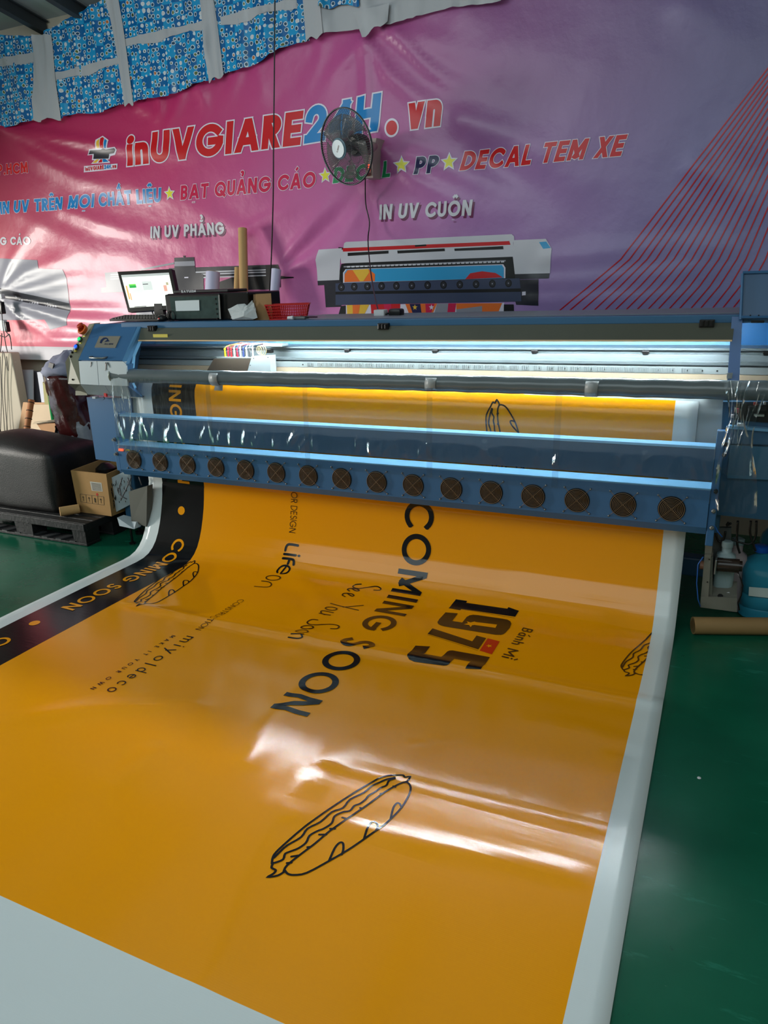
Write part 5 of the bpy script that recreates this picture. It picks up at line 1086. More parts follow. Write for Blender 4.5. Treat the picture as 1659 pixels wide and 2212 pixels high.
# red basket
bx0, bx1 = at(552, 690, 3.60).x, at(636, 690, 3.60).x; zb0 = ZT+.003; hb_ = at(552, 668, 3.58).z-ZT-.002
fcorner = base(584, 696, 3.56); ang = math.radians(28); LX, LYb = .20, .15
bk = empty('red_basket', fcorner, 'red perforated plastic basket on top of the printer', 'basket')
e1, e2 = Vector((math.cos(ang), math.sin(ang), 0)), Vector((-math.sin(ang), math.cos(ang), 0)); hb_ = .078; b_ = B()
def bpt(s_, t, k):
    g_ = .020*k; C0, C1, C2, C3 = (fcorner+e1*a_+e2*c_ for a_, c_ in ((-g_, -g_), (LX+g_, -g_), (LX+g_, LYb+g_), (-g_, LYb+g_)))
    P_ = [C0, C1, C2, C3]; q = P_[s_].lerp(P_[(s_+1) % 4], t); q.z = 0; return q
for s_ in range(4):
    n2 = 22 if s_ % 2 == 0 else 16
    for i in range(n2+1):
        a, c_ = bpt(s_, i/n2, 0), bpt(s_, i/n2, 1); b_.tube([a+Vector((0, 0, zb0)), c_+Vector((0, 0, zb0+hb_))], .0022, 4)
    for j in range(6):
        k = j/5; b_.tube([bpt(s_, 0, k)+Vector((0, 0, zb0+hb_*k)), bpt(s_, 1, k)+Vector((0, 0, zb0+hb_*k))], .0028 if 0 < j < 5 else .0055, 4)
b_.build('basket_wall', RED, bk, kind='stuff')
b_ = B(); b_.prism([bpt(i, 0, 0)+Vector((0, 0, zb0)) for i in range(4)], (0, 0, .003)); b_.build('basket_floor', RED, bk)
# charger and its lead
q = base(625, 692, 3.58); ad = empty('plug_adapter', q, 'grey plug adapter with a thin black lead right of the red basket', 'adapter')
b_ = B(); b_.lathe([(.008, 0), (.009, .004), (.009, .018), (.011, .02), (.011, .034)], (at(622, 692, 3.57).x, 3.57, ZT+.012), (1, .1, 0), 14); b_.build('adapter_plug', WHITE, ad, True, auto=.5)
b_ = B(); b_.box((at(633, 690, 3.6).x, 3.585, ZT+.001), (at(661, 690, 3.6).x, 3.64, ZT+.018), bev=.007); b_.build('adapter_body', mat('adapter_grey', '#6E7274', .35), ad, True, auto=.7)
b_ = B(); b_.tube([(at(650, 690, 3.6).x, 3.60, ZT+.020), (at(664, 688, 3.6).x, 3.60, ZT+.014), (at(684, 687, 3.62).x, 3.63, ZT+.012)], .003, 6); b_.build('adapter_lead', BLACK, ad, True)
# mouse / headset
q = base(351, 696, 3.57); ms = empty('computer_mouse', q, 'black computer mouse with red inner glow between keyboard and computer case', 'mouse')
b_ = B(); b_.lathe([(.001, 0), (.026, .002), (.030, .012), (.024, .028), (.010, .036), (.001, .037)], q, (0, 0, 1), 18); b_.build('mouse_body', BLACK, ms, True); b_ = B(); b_.box((q.x-.006, q.y-.0295, q.z+.012), (q.x+.006, q.y-.022, q.z+.020), bev=.002); b_.build('mouse_light', RED, ms)
# long tubes leaning on the wall behind the printer
def ltube(name, px0, py0, Y0, px1, Yf_, R_, mt, label, group=None, core=None):
    top = at(px0, py0, Y0); pm = at(px1[0], px1[1], Y0); pm = at(px1[0], px1[1], Y0-Yf_*(top.z-pm.z)); dirv_ = (pm-top).normalized(); t = (0-top.z)/dirv_.z; bot = top+dirv_*t; bot.z = .002
    e_ = empty(name, bot, label, 'tube', group); ax = (top-bot); L = ax.length; a_ = ax.normalized()
    b_ = B(); b_.lathe([(R_-.006, 0.004), (R_, 0.004), (R_, L), (R_-.006, L), (R_-.006, L-.25), (.001, L-.26)], bot, a_, 28); b_.build('tube_wall', mt, e_, True, auto=.5)
    if core: b_ = B(); b_.ring(top, a_, R_-.008, .004, 24, 6); b_.build('tube_core', core, e_, True)
    return e_
ltube('cardboard_tube', 524, 494, 4.72, (527, 640), .25, .032, CARDL, 'tall brown cardboard tube leaning on the banner behind the computer case')
ltube('cardboard_tube', 513, 578, 4.74, (511, 640), .22, .022, CARDL, 'short thin cardboard tube just left of the tall brown one')
ltube('paper_roll', 460, 588, 4.70, (458, 640), .2, .052, mat('roll_white', '#C6C4DE', .6), 'thick white paper roll standing left of the brown tubes', 'white paper rolls', core=CARD)
ltube('paper_roll', 597, 582, 4.72, (589, 664), .24, .036, mat('roll_white', '#C6C4DE', .6), 'white paper roll leaning right behind the red basket', 'white paper rolls')
# ------------------------------------------------------------------ wall fan
fc = at(748, 318, 4.44); fn = Vector((-.30, -.93, -.22)).normalized(); up = Vector((0, 0, 1)); fu = fn.cross(up).normalized(); fv = fu.cross(fn).normalized()
fan = empty('wall_fan', at(803, 375, YB), 'grey oscillating wall fan with wire guard, mounted in front of the banner lettering', 'fan')
GW = mat('guard_grey', '#4E5456', .35, .4); FB = bpy.data.materials.new('fan_blade'); FB.use_nodes = True; b = FB.node_tree.nodes['Principled BSDF']; b.inputs['Base Color'].default_value = (.20, .19, .19, 1); b.inputs['Roughness'].default_value = .25; b.inputs['Alpha'].default_value = .55
def fp(r_, a, h): return fc+fu*(r_*math.cos(a))+fv*(r_*math.sin(a))+fn*h
RF = .215
for nm, sg in (('front_guard', 1), ('rear_guard', -1)):
    b_ = B()
    for i in range(96):
        a = i*2*math.pi/96; b_.tube([fp(r_, a, sg*h) for r_, h in ((.055, .062), (.10, .058), (.15, .044), (.19, .022), (RF, .004))], .0011, 4, caps=False)
    for r_, h in ((.10, .058), (.155, .042)): b_.ring(fc+fn*h*sg, fn, r_, .0014, 40, 4)
    b_.ring(fc+fn*.004*sg, fn, RF, .0042, 60, 6); b_.build(nm, GW, fan, True, kind='stuff')
b_ = B(); b_.lathe([(.001, .058), (.058, .058), (.060, .066), (.050, .071), (.001, .073)], fc, fn, 28); b_.build('fan_badge', mat('badge_blue', '#5C7684', .35), fan, True, auto=.5)
b_ = B(); b_.lathe([(.046, .0735), (.050, .0735), (.050, .0745), (.001, .0745)], fc, fn, 28); b_.build('badge_face', mat('badge_pale', '#9FB6C0', .35), fan, True, auto=.5)
lp, lw = letters('SENKO', .28, .14, rnd=False) if False else letters('SENKO', .28, .14)
V = []; F = []; ca, sa = math.cos(-.95), math.sin(-.95)
for Q in lp:
    F.append(list(range(len(V), len(V)+len(Q))))
    for x, y in Q: X_, Y_ = (x/lw-.5)*.045, (y-.5)*.010; V.append(fc+fu*-(X_*ca-Y_*sa)*-1+fv*(X_*sa+Y_*ca)+fn*.0755)
mesh('badge_lettering', V, F, BLACK, fan)
for k in range(5):
    b_ = B(); V = []; a0 = k*2*math.pi/5+.3
    for i in range(7):
        r_ = .03+.155*i/6
        for j in range(6): t = j/5; a = a0+(.25+.75*(i/6)**.6)*t+.25*i/6; V.append(fp(r_, a, .018-.04*t))
    F = [(i*6+j, (i+1)*6+j, (i+1)*6+j+1, i*6+j+1) for i in range(6) for j in range(5)]; o = mesh('fan_blade', V, F, FB, fan, True); s_ = o.modifiers.new('t', 'SOLIDIFY'); s_.thickness = .002
b_ = B(); b_.lathe([(.001, .03), (.028, .03), (.032, -.03), (.03, -.035)], fc, fn, 20); b_.build('blade_hub', mat('hub_grey', '#4A4C4E', .4), fan, True, auto=.5)
b_ = B(); b_.lathe([(.050, -.055), (.062, -.075), (.064, -.12), (.052, -.165), (.02, -.185), (.001, -.186)], fc, fn, 24); b_.build('motor_housing', mat('housing_dark', '#45423F', .4), fan, True, auto=.6)
FW = mat('fan_body_white', '#B8A8A6', .4); m0 = fc-fn*.13
b_ = B(); tp, bt = at(812, 300, 4.72), at(803, 386, 4.74)
b_.loft([[bt+Vector((x, y, z)) for x, y, z in ((-.034, 0, 0), (-.026, -.035, 0), (.026, -.035, 0), (.034, 0, 0), (.034, .085, 0), (-.034, .085, 0))], [bt+Vector((x, y, .11)) for x, y in ((-.036, 0), (-.028, -.04), (.028, -.04), (.036, 0), (.036, .085), (-.036, .085))], [tp+Vector((x, y, 0)) for x, y in ((-.024, 0), (-.018, -.03), (.018, -.03), (.024, 0), (.024, .10), (-.024, .10))]]); b_.build('fan_mount', FW, fan, True, auto=.7)
b_ = B(); b_.tube([m0+Vector((0, 0, -.02)), m0.lerp(tp, .5)+Vector((0, 0, -.05)), tp+Vector((-.01, -.01, -.04))], [.03, .028, .026], 12); b_.build('fan_neck', FW, fan, True)
q = bt+Vector((0, -.038, .0)); b_ = B(); b_.box((q.x-.016, q.y-.004, q.z+.012), (q.x+.016, q.y+.002, q.z+.085), bev=.002); b_.build('fan_controls', mat('panel_pink', '#9A6A60', .4), fan)
for i in range(3): B().box((q.x-.006+.004, q.y-.007, q.z+.046+i*.014), (q.x+.006+.004, q.y-.003, q.z+.053+i*.014)).build('control_light', mat('red_led', '#FF5038', .4, emit=3), fan)
B().box((q.x-.014, q.y-.006, q.z+.014), (q.x+.012, q.y-.003, q.z+.030), bev=.002).build('control_window', mat('dark_red', '#500808', .2), fan)
def cable(name, pts, R_, mt, label, cat='cable', n=8, **k):
    Q = [Vector(p) for p in pts]; out = []
    for i in range(len(Q)-1):
        p0, p1, p2, p3 = Q[max(i-1, 0)], Q[i], Q[i+1], Q[min(i+2, len(Q)-1)]
        for j in range(5):
            t = j/5; out.append(.5*(2*p1+(p2-p0)*t+(2*p0-5*p1+4*p2-p3)*t*t+(3*p1-p0-3*p2+p3)*t**3))
    out.append(Q[-1]); b_ = B(); b_.tube(out, R_, n); return b_.build(name, mt, k.pop('parent', None), True, label=label, cat=cat, **k) if label else b_.build(name, mt, k.pop('parent', None), True)
cable('fan_cord', [at(789, 385, 4.70), at(790, 440, 4.76), at(798, 480, 4.76), at(795, 520, 4.72), at(800, 580, 4.5), at(806, 620, 4.3), at(814, 660, 4.0), at(818, 672, 3.9)], .0042, BLACK, None, parent=fan)
cable('hanging_wire', [at(594, -60, 4.22), at(593, 120, 4.22), at(591, 300, 4.22), at(590, 430, 4.22), at(586, 560, 4.22), at(582, 640, 4.22), at(581, 700, 4.22), (at(581, 700, 4.22).x, 4.22, .9)], .0042, BLACK, 'thin black wire hanging from the ceiling in front of the pink banner')
q = base(822, 682, 3.86); sk = empty('plug_socket', q, 'white socket and black plug lying on the printer top below the fan', 'socket')
q = at(822, 677, 3.84); B().box((q.x-.035, 3.82, ZT+.001), (q.x+.03, 3.88, ZT+.038), bev=.006).build('socket_body', WHITE, sk, True, auto=.7)
q = at(853, 679, 3.84); b_ = B(); b_.box((q.x-.035, 3.82, ZT+.001), (q.x+.04, 3.89, ZT+.042), bev=.012); b_.build('plug_body', BLACK, sk, True, auto=.7)
b_ = B(); b_.tube([(q.x-.035, 3.85, ZT+.02), (q.x-.06, 3.84, ZT+.012), (q.x-.10, 3.85, ZT+.02)], .005, 6); b_.build('plug_lead', BLACK, sk, True)
q = base(1318, 683, 3.62); B().box((q.x-.05, 3.60, ZT+.0005), (q.x+.05, 3.63, ZT+.004), bev=.001).build('thin_blade', WHITE, None, label='thin white plastic strip lying on the right half of the printer top', cat='strip')
# ------------------------------------------------------------------ left corner behind and beside the printer
pz = .155; px0, px1, py0, py1 = -4.95, at(186, 1176, 3.26).x, 3.275, 3.86
pal = empty('plastic_pallet', ((px0+px1)/2, 3.7, 0), 'black plastic pallet on the green floor under the box and cushion', 'pallet')
for i in range(8):
    y = py0+.005+i*(py1-py0)/8; B().box((px0, y, pz-.018), (px1, y+(py1-py0)/8-.014, pz), bev=.003).build('deck_slat', PALLETM, pal)
for i in range(7):
    x = px0+.02+i*(px1-px0-.1)/6; B().box((x, py0+.01, pz-.032), (x+.06, py1-.01, pz-.0185)).build('deck_rib', PALLETM, pal)
B().box((px0, py0-.012, pz-.05), (px1, py0+.004, pz-.001), bev=.003).build('front_rim', PALLETM, pal); B().box((px1-.012, py0+.005, pz-.05), (px1+.002, py1, pz-.001), bev=.003).build('side_rim', PALLETM, pal)
for x0, x1 in ((px0, px0+.13), ((px0+px1)/2-.04, (px0+px1)/2+.13), (px1-.12, px1)):
    for y0 in (py0-.008, (py0+py1)/2-.06, py1-.13): B().loft([[(x0+.006*s_, y0+.004, .02), (x1-.006*s_, y0+.004, .02), (x1-.006*s_, y0+.12, .02), (x0+.006*s_, y0+.12, .02)] if z == 0 else [(x0, y0, pz-.033), (x1, y0, pz-.033), (x1, y0+.12, pz-.033), (x0, y0+.12, pz-.033)] for z, s_ in ((0, 1), (1, 0))]).build('pallet_block', PALLETM, pal)
for y0 in (py0-.008, (py0+py1)/2-.06, py1-.13): B().box((px0, y0, .002), (px1, y0+.12, .0195), bev=.003).build('bottom_runner', PALLETM, pal)
for i in range(9): x = px0+.05+i*.13; B().prism([(x, py0-.009, .0198), (x+.05, py0-.009, .0198), (x+.08, py0+.08, .0198), (x+.03, py0+.08, .0198)], (0, 0, .008)).build('runner_tread', mat('pallet_worn', '#3A3C3E', .5), pal)
# black cushion block
q = at(100, 1098, 3.46); q2 = at(20, 1003, 3.5)
bm = bmesh.new(); bmesh.ops.create_cube(bm, size=1); bmesh.ops.bevel(bm, geom=bm.edges[:], offset=.10, segments=4, profile=.6, affect='EDGES'); bmesh.ops.subdivide_edges(bm, edges=[e for e in bm.edges if e.calc_length() > .3], cuts=5, use_grid_fill=True)
LX0, LX1, LY0, LY1, LZ = -5.0, at(140, 1098, 3.42).x, 3.36, 3.84, .50
for v in bm.verts:
    x, y, z = v.co; bulge = .10*(1-(2*x)**2)*(1-(2*y)**2) if z > .3 else 0; s_ = 1-.03*(z+.5)
    v.co = Vector(((LX0+LX1)/2+x*s_*(LX1-LX0)+.008*math.sin(y*13+z*7), (LY0+LY1)/2+y*s_*(LY1-LY0)+.008*math.sin(x*11+z*5), pz+.002+(z+.5)*(LZ-.08)+max(0, bulge)))
bm.verts.index_update(); V = [v.co.copy() for v in bm.verts]; F = [[v.index for v in f_.verts] for f_ in bm.faces]; bm.free()
cu = mesh('leather_cushion', V, F, LEATHER, None, True, label='big black leather cushion block resting on the pallet', cat='cushion')
# carton on the pallet
YA = 3.46; A0, A1, A2, A3 = at(158, 1013, YA), at(233, 1022, YA), at(240, 1108, YA), at(169, 1099, YA)
x0, x1 = A3.x, A2.x; zt2 = (A0.z+A1.z)/2-.01; dz = .34; zb2 = pz+.003
ct = empty('cardboard_box', ((x0+x1)/2, YA+.1, pz), 'open brown cardboard box with white label standing on the pallet', 'box')
b_ = B(); b_.prism([(x0, YA, zb2), (x1, YA, zb2), (x1+.008, YA, zt2), (x0-.012, YA, zt2)], (0, .006, 0)); b_.build('box_side', CARD, ct); b_ = B(); b_.prism([(x0, YA+dz, zb2), (x1, YA+dz, zb2), (x1, YA+dz, zt2+.02), (x0, YA+dz, zt2+.02)], (0, .006, 0)); b_.build('box_side', CARD, ct)
b_ = B(); b_.prism([(x0, YA+.006, zb2), (x0, YA+dz, zb2), (x0, YA+dz, zt2+.02), (x0-.012, YA+.006, zt2)], (.006, 0, 0)); b_.build('box_side', CARD, ct); b_ = B(); b_.prism([(x1-.006, YA+.006, zb2), (x1-.006, YA+dz, zb2), (x1-.006, YA+dz, zt2+.02), (x1+.002, YA+.006, zt2)], (.006, 0, 0)); b_.build('box_side', CARD, ct)
B().box((x0+.006, YA+.006, zb2), (x1-.006, YA+dz, zb2+.006)).build('box_bottom', CARD, ct)
lab = [at(194, 1040, YA-.001), at(219, 1043, YA-.001), at(222, 1062, YA-.001), at(198, 1060, YA-.001)]; world_quad(lab, (0, .001, 0), 'box_label', mat('label_white', '#B8B4A8', .6), ct)
b_ = B()
for i in range(6):
    t = .14+i*.14; b_.prism([lab[0].lerp(lab[3], t)+(lab[1]-lab[0])*.1, lab[1].lerp(lab[2], t)-(lab[1]-lab[0])*.08, lab[1].lerp(lab[2], t+.06)-(lab[1]-lab[0])*.08, lab[0].lerp(lab[3], t+.06)+(lab[1]-lab[0])*.1], (0, -.0006, 0))
b_.build('label_print', mat('ink_dark', '#3A3630', .6), ct)
b_ = B(); b_.lathe([(.009, 0), (.009, .0012)], at(210, 1068, YA), (0, -1, 0), 16); b_.build('red_mark', mat('mark_red', '#B8241E', .5), ct)
b_ = B(); fr_ = [at(173, 1067, YA), at(224, 1073, YA), at(225, 1091, YA), at(175, 1084, YA)]
for i in range(4): b_.tube([fr_[i]+Vector((0, -.001, 0)), fr_[(i+1) % 4]+Vector((0, -.001, 0))], .0011, 4)
for i in range(1, 4): b_.tube([fr_[0].lerp(fr_[1], i/4)+Vector((0, -.001, 0)), fr_[3].lerp(fr_[2], i/4)+Vector((0, -.001, 0))], .0009, 4)
for i in range(4):
    m_ = fr_[0].lerp(fr_[1], (i+.5)/4).lerp(fr_[3].lerp(fr_[2], (i+.5)/4), .5); b_.tube([m_+Vector((0, -.001, -.018)), m_+Vector((0, -.001, .012))], .0012 if i != 2 else .004, 4); b_.tube([m_+Vector((-.008, -.001, .004)), m_+Vector((0, -.001, .014)), m_+Vector((.008, -.001, .004))], .0011, 4)
b_.build('handling_marks', MATS['ink_dark'], ct)
q = at(228, 1004, YA+.2); b_ = B(); b_.lathe([(.075, .17), (.08, .30), (.07, zt2-.02), (.03, zt2+.012), (.001, zt2+.015)], (q.x, YA+.2, 0), (0, 0, 1), 20); b_.build('black_canister', BLACK, None, True, auto=.6, label='black rounded canister standing inside the open cardboard box', cat='canister')
a, c = at(128, 1098, 3.34), at(168, 1079, 3.44); a.z = c.z = pz+.036; ax = c-a
b_ = B(); b_.lathe([(.022, 0), (.032, 0), (.032, ax.length), (.022, ax.length), (.022, .0)], a, ax, 24); b_.build('cardboard_core', CARDL, None, True, auto=.5, label='short cardboard core lying on the pallet between cushion and box', cat='tube')
# maroon wrapped roll with cloth
mr = empty('maroon_roll', (at(190, 980, 4.0).x, 4.0, 0), 'tall roll wrapped in glossy maroon film standing behind the printer end', 'roll')
tp, bt = at(148, 806, 4.0), at(190, 985, 4.0); d_ = (tp-bt).normalized(); bt = bt-d_*(bt.z-.01)/d_.z; rr = np.random.default_rng(5); rings = []
for i in range(34):
    p = bt.lerp(tp, i/33); rings.append([p+Vector(((.17+.010*math.sin(k*1.9+i*.55)+.008*math.sin(k*.9-i*1.1)+rr.uniform(-.004, .004))*math.cos(k*2*math.pi/30), (.17+.010*math.sin(k*1.9+i*.55)+rr.uniform(-.004, .004))*math.sin(k*2*math.pi/30), 0)) for k in range(30)])
B().loft(rings).build('wrapped_film', MAROON, mr, True)
rings = []
for i in range(9):
    p = tp.lerp(tp+Vector((.03, 0, .16)), i/8); R_ = (.175, .19, .185, .17, .15, .12, .09, .05, .02)[i]; rings.append([p+Vector(((R_+.018*math.sin(k*2.2+i)+rr.uniform(-.01, .01))*math.cos(k*2*math.pi/24), R_*math.sin(k*2*math.pi/24), .012*math.sin(k*1.4+i))) for k in range(24)])
B().loft(rings).build('cloth_top', CLOTHG, mr, True); q = at(107, 793, 3.84); q = at(108, 793, 3.85)
world_quad([at(106, 783, 3.83), at(116, 786, 3.83), at(112, 801, 3.83), at(103, 797, 3.83)], (0, .01, 0), 'cloth_patch', BLACK, mr)
CP = mat('crinkled_wrap', '#9A9CA4', .15, noise=.3, nscale=14, bump=1., bscale=14, coat=.6)
rings = []
for i in range(12):
    p = bt.lerp(tp, .40-.18*i/11 if False else .62-.42*i/11); R_ = .178+.012*math.sin(i*1.3); rings.append([p+Vector(((R_+rr.uniform(-.008, .008))*math.cos(a), (R_+rr.uniform(-.008, .008))*math.sin(a), rr.uniform(-.01, .01))) for a in np.linspace(math.pi*1.02, math.pi*1.34, 9)])
V = [p for r_ in rings for p in r_]; o = mesh('clear_wrap_edge', V, [(i*9+k, i*9+k+1, (i+1)*9+k+1, (i+1)*9+k) for i in range(11) for k in range(8)], CP, mr, True)
rings = []
for i in range(8):
    p = bt+d_*(.32+.05*i); R_ = .23-.007*i; rings.append([p+Vector(((R_+.015*math.sin(k*2.6+i)+rr.uniform(-.006, .006))*math.cos(k*2*math.pi/26), (R_-.03+rr.uniform(-.006, .006))*math.sin(k*2*math.pi/26), .02*math.sin(k*.9))) for k in range(26)])
B().loft(rings).build('pale_wrap', mat('pale_wrap', '#7E8288', .3, bump=.8, bscale=12), mr, True)
# boards leaning in the corner
def board(c_, Y0, Y1, th, name, mt, label, cat='board', floor=True):
    pts = [at(x, y, Y) for (x, y), Y in zip(c_, Y0)]
    if floor:                                     # run the lower corners on down to the floor
        for i, j in ((3, 0), (2, 1)):
            d_ = pts[i]-pts[j]; t = (pts[j].z-.003)/-d_.z; pts[i] = pts[j]+d_*t; pts[i].y = min(pts[i].y, Y1)
    b_ = B(); b_.prism(pts, (0, th, 0)); return b_.build(name, mt, None, label=label, cat=cat)
board([(45, 799), (70, 799), (71, 868), (38, 990)], [4.78, 4.78, 4.72, 4.62], 4.7, .012, 'white_board', mat('board_white', '#C9CBD6', .5), 'tall white board leaning in the left corner')
board([(70, 801), (86, 802), (88, 866), (70, 868)], [4.84, 4.84, 4.80, 4.80], 4.80, .012, 'grey_board', mat('board_grey', '#6A6870', .6), 'narrow dark grey board right of the tall white board')
board([(80, 804), (90, 803), (103, 868), (90, 872)], [4.74, 4.74, 4.64, 4.64], 4.66, .012, 'white_board', mat('board_white', '#C9CBD6', .5), 'narrow white board with grey edge behind the plywood')
board([(50, 869), (108, 870), (117, 985), (30, 985)], [4.62, 4.62, 4.45, 4.45], 4.46, .014, 'plywood_sheet', PLY, 'large tan plywood sheet leaning behind the bamboo pole')
board([(73, 874), (110, 874), (118, 990), (56, 990)], [4.54, 4.54, 4.38, 4.38], 4.40, .012, 'plywood_sheet', mat('plywood_light', '#D8BFA0', .7, noise=.1), 'paler plywood sheet in front of the tan one')
board([(92, 825), (103, 833), (108, 872), (96, 868)], [4.60, 4.60, 4.55, 4.55], 4.5, .012, 'yellow_plank', mat('plank_yellow', '#B8AE78', .7), 'short yellowish plank leaning beside the green pole', 'plank')
q0, q1 = at(68, 864, 4.36), at(50, 980, 4.16); d_ = (q1-q0); q1 = q0+d_*(q0.z/-d_.z); bp_ = empty('bamboo_pole', q1, 'taped brown bamboo pole with dark bands and a blue foot', 'pole')
b_ = B(); b_.tube([q0.lerp(q1, i/20) for i in range(21)], [.024+.002*(i % 3 == 0) for i in range(21)], 12); b_.build('pole_shaft', WOOD, bp_, True)
for i in range(7): t = .03+i*.085; q = q0.lerp(q1, t); B().ring(q, d_, .025, .004, 16, 6).build('pole_band', mat('band_dark', '#2A1A12', .5), bp_, True)
b_ = B(); b_.tube([q0.lerp(q1, .70), q0.lerp(q1, .80)], .029, 12); b_.build('blue_sleeve', mat('sleeve_blue', '#1E5AA8', .5), bp_, True)
q0, q1 = at(104, 834, 4.36), at(125, 985, 4.20); d_ = q1-q0; q1 = q0+d_*(q0.z/-d_.z); b_ = B(); b_.tube([q0, q1], .014, 8); b_.build('green_pole', GREEN, None, True, label='thin green pole leaning between the plywood and the maroon roll', cat='pole')
sl = empty('wooden_stool', (at(108, 985, 4.1).x, 4.1, 0), 'small wooden stool with a rounded seat and papers on it', 'stool')
world_quad([at(79, 915, 4.08), at(130, 914, 4.08), at(129, 938, 4.08), at(120, 945, 4.08), at(104, 944, 4.08), at(92, 934, 4.08)], (0, .24, 0), 'stool_seat', mat('stool_wood', '#C08A58', .55, noise=.12), sl)
for xx in (108, 124):
    p = at(xx, 944, 4.12); B().box((p.x-.022, 4.11, .002), (p.x+.022, 4.15, p.z), bev=.003).build('stool_leg', WOOD, sl)
    B().box((p.x-.022, 4.27, .002), (p.x+.022, 4.31, p.z), bev=.003).build('stool_leg', WOOD, sl)
for i in range(3): world_quad([at(70+i*2, 916-i*2, 4.05), at(132, 910-i*2, 4.08), at(131, 912-i*2, 4.20), at(90, 914-i*2, 4.22)], (0, 0, .003), 'paper_stack', mat('paper_tan', '#B8A890', .7), sl)
# bagged waste at the left edge
rings = []; q = at(8, 985, 4.45)
for i in range(14):
    t = i/13; R_ = (.20, .25, .27, .27, .26, .25, .235, .22, .20, .175, .15, .12, .07, .02)[i]; rings.append([Vector((q.x-.05+(R_+.02*math.sin(k*2.1+i*.8))*math.cos(k*2*math.pi/26), 4.32+R_*math.sin(k*2*math.pi/26)*.8, .003+.60*t+.015*math.sin(k+i))) for k in range(26)])
wb = B(); wb.loft(rings); wb.build('waste_bag', mat('bag_black', '#2A2C2E', .25, noise=.5, nscale=5, bump=.9, bscale=9), None, True, label='dark shiny waste bag at the left edge of the photo', cat='bag')
# sockets and wires at the left edge
pw = empty('power_bricks', at(6, 690, 4.78), 'power adapters hanging on wires at the left edge of the banner', 'adapter')
for x, y, w, h, m in ((3, 665, 14, 26, BLACK), (8, 703, 15, 24, WHITE), (16, 706, 8, 22, BLACK), (2, 640, 12, 10, WHITE)):
    a, c = at(x-w/2, y-h/2, 4.70), at(x+w/2, y+h/2, 4.70); B().box((a.x, 4.68, c.z), (c.x, 4.72, a.z), bev=.006).build('power_brick', m, pw, True, auto=.7)
for i, pts in enumerate([[(2, 650), (5, 690), (10, 730), (14, 752), (18, 765)], [(12, 715), (22, 730), (25, 755)], [(0, 725), (12, 728), (20, 722), (24, 740)], [(4, 720), (2, 750), (-4, 780)]]):
    cable('power_lead', [at(x, y, 4.68) for x, y in pts], .004, BLACK, None, parent=pw)
for i, pts in enumerate([[(6, 758), (4, 820), (8, 900), (12, 960)], [(8, 760), (14, 790), (18, 800), (14, 770)], [(0, 770), (3, 860), (0, 950)], [(12, 780), (10, 850), (16, 930)]]):
    cable('power_lead', [at(x, y, 4.58) for x, y in pts], .0035, mat('lead_grey', '#6A6660', .5), None, parent=pw)
# ------------------------------------------------------------------ right side: bottles, jugs, tube
def jug(name, x, y, z0, sx, sy, h, mt, label, cap=None, handle=True, n=24, neckx=0., cat='bottle', group=None, capm=None, square=False):
    e_ = empty(name, (x, y, z0), label, cat, group); rings = []
    prof_ = [(.86, 0), (1, .03), (1, .16), (.965, .175), (1, .19), (1, .36), (.965, .375), (1, .39), (1, .62), (.93, .70), (.72, .80), (.42, .88), (.24, .92), (.24, .97)]
    if square: prof_ = [(.9, 0), (1, .02), (1, .74), (.93, .80), (.62, .84), (.5, .86), (.5, .96)]
    for r_, t in prof_:
        ring_ = []
        for k in range(n):
            a = 2*math.pi*k/n; cx_, sy_ = math.cos(a), math.sin(a); sq = (abs(cx_)**4+abs(sy_)**4)**-.25 if r_ > .6 else 1
            ring_.append((x+neckx*max(0, (t-.6)/.4)+sx*r_*cx_*sq, y+sy*r_*sy_*sq, z0+h*t))
        rings.append(ring_)
    b_ = B(); b_.loft(rings); b_.build('bottle_body', mt, e_, True, auto=.9)
    nx_ = x+neckx; b_ = B(); b_.lathe([(sx*.27*(2 if square else 1), 0), (sx*.29*(2 if square else 1), .006), (sx*.29*(2 if square else 1), .026), (sx*.22*(2 if square else 1), .03)], (nx_, y, z0+h*.955), (0, 0, 1), 18); b_.build('bottle_cap', capm or cap or mt, e_, True, auto=.5)
    if handle: b_ = B(); b_.tube([(nx_+sx*.25, y-.0, z0+h*.93), (nx_+sx*.75, y, z0+h*.96), (nx_+sx*.98, y, z0+h*.88), (nx_+sx*.92, y, z0+h*.66)], .014, 10); b_.build('bottle_handle', mt, e_, True)
    return e_
WB = bpy.data.materials.new('blue_clear_plastic'); WB.use_nodes = True; b = WB.node_tree.nodes['Principled BSDF']; b.inputs['Base Color'].default_value = (*lin('#4CC4E4'), 1); b.inputs['Roughness'].default_value = .12; b.inputs['Transmission Weight'].default_value = .55; b.inputs['IOR'].default_value = 1.2
CAPB = mat('cap_blue', '#1E62C8', .3); JB = mat('jug_beige', '#A8A070', .4); BW = mat('bottle_white', '#8FA4A8', .4)
q = atz(1592, 1336, 0); j1 = jug('water_bottle', q.x+.128, q.y+.10, .003, .125, .11, .335, WB, 'large blue water bottle with handle standing right of the steel bracket', cap=CAPB, neckx=-.055)
world_quad([at(1618, 1268, q.y-.018), at(1672, 1272, q.y-.018), at(1672, 1293, q.y-.018), at(1617, 1287, q.y-.018)], (0, .002, 0), 'bottle_label', mat('label_pale', '#C8D4D0', .6), j1)
jug('water_bottle', q.x+.20, q.y+.42, .003, .12, .11, .42, WB, 'blue water bottle standing behind the nearer one', cap=mat('cap_brown', '#5A4A34', .5), handle=False)
jug('beige_jug', q.x+.36, q.y+.62, .003, .15, .13, .62, JB, 'beige plastic jug with a handle behind the blue bottles', cap=JB, cat='jug')
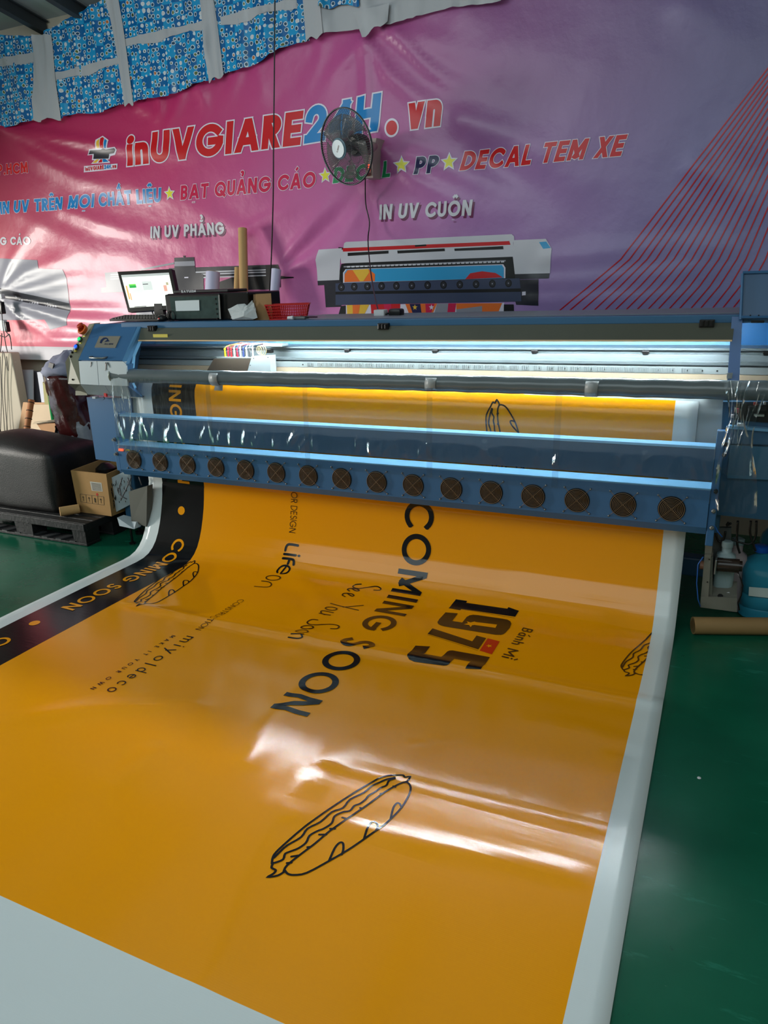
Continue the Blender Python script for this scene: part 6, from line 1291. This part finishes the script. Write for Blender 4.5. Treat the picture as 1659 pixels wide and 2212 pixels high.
q = at(1562, 1250, 3.56); jug('white_bottle', q.x+.0, 3.52, .17, .043, .035, .235, BW, 'pale square bottle on the steel bracket shelf behind the motor', cap=BW, handle=False, square=True)
q = at(1587, 1240, 3.66); jug('white_bottle', q.x, 3.72, .003, .05, .04, .36, mat('bottle_pink', '#A89A9C', .45), 'pinkish bottle half hidden behind the pale square one', cap=BW, handle=False, square=True)
for i, pts in enumerate([[(1537, 1130), (1545, 1150), (1553, 1170), (1563, 1165), (1567, 1148)], [(1622, 1125), (1620, 1150), (1626, 1172), (1632, 1190)], [(1634, 1125), (1632, 1160), (1620, 1175), (1600, 1172), (1582, 1165)], [(1594, 1125), (1592, 1170), (1598, 1195)], [(1574, 1128), (1570, 1135), (1580, 1130)]]):
    cable('drain_hose', [at(x, y, 3.52) for x, y in pts], .005, BLACK, None, parent=PRN)
a = atz(1500, 1369, 0); a.z = .041; a.y -= .0; c = Vector((a.x+1.0, atz(1659, 1369, 0).y+.0, .041)); t0 = at(1497, 1350, a.y); p0 = Vector((t0.x, a.y, .041)); p1 = atz(1659, 1370, 0); ax = (Vector((p1.x, p1.y, .041))-p0).normalized()
b_ = B(); b_.lathe([(.0325, 0), (.0405, 0), (.0405, 1.2), (.0325, 1.2), (.0325, 0)], p0, ax, 40); b_.build('cardboard_tube', mat('tube_tan', '#9A7A4E', .65, noise=.05), None, True, auto=.5, label='long brown cardboard tube lying on the green floor at the right', cat='tube')
q = atz(1510, 1682, 0); B().lathe([(.001, 0), (.006, .001), (.006, .003), (.001, .004)], (q.x, q.y, .001), (0, 0, 1), 10).build('paper_scrap', WHITE, None, label='tiny white scrap on the green floor right of the vinyl', cat='scrap')

for o in list(COL.objects):
    if o.parent is None and 'group' not in o and 'label' in o:
        for k_, g_ in (('plywood_sheet', 'plywood sheets in the left corner'), ('white_board', 'white boards in the left corner'), ('water_bottle', 'blue water bottles at the right'), ('white_bottle', 'plastic bottles by the steel bracket')):
            if o.name.startswith(k_): o['group'] = g_
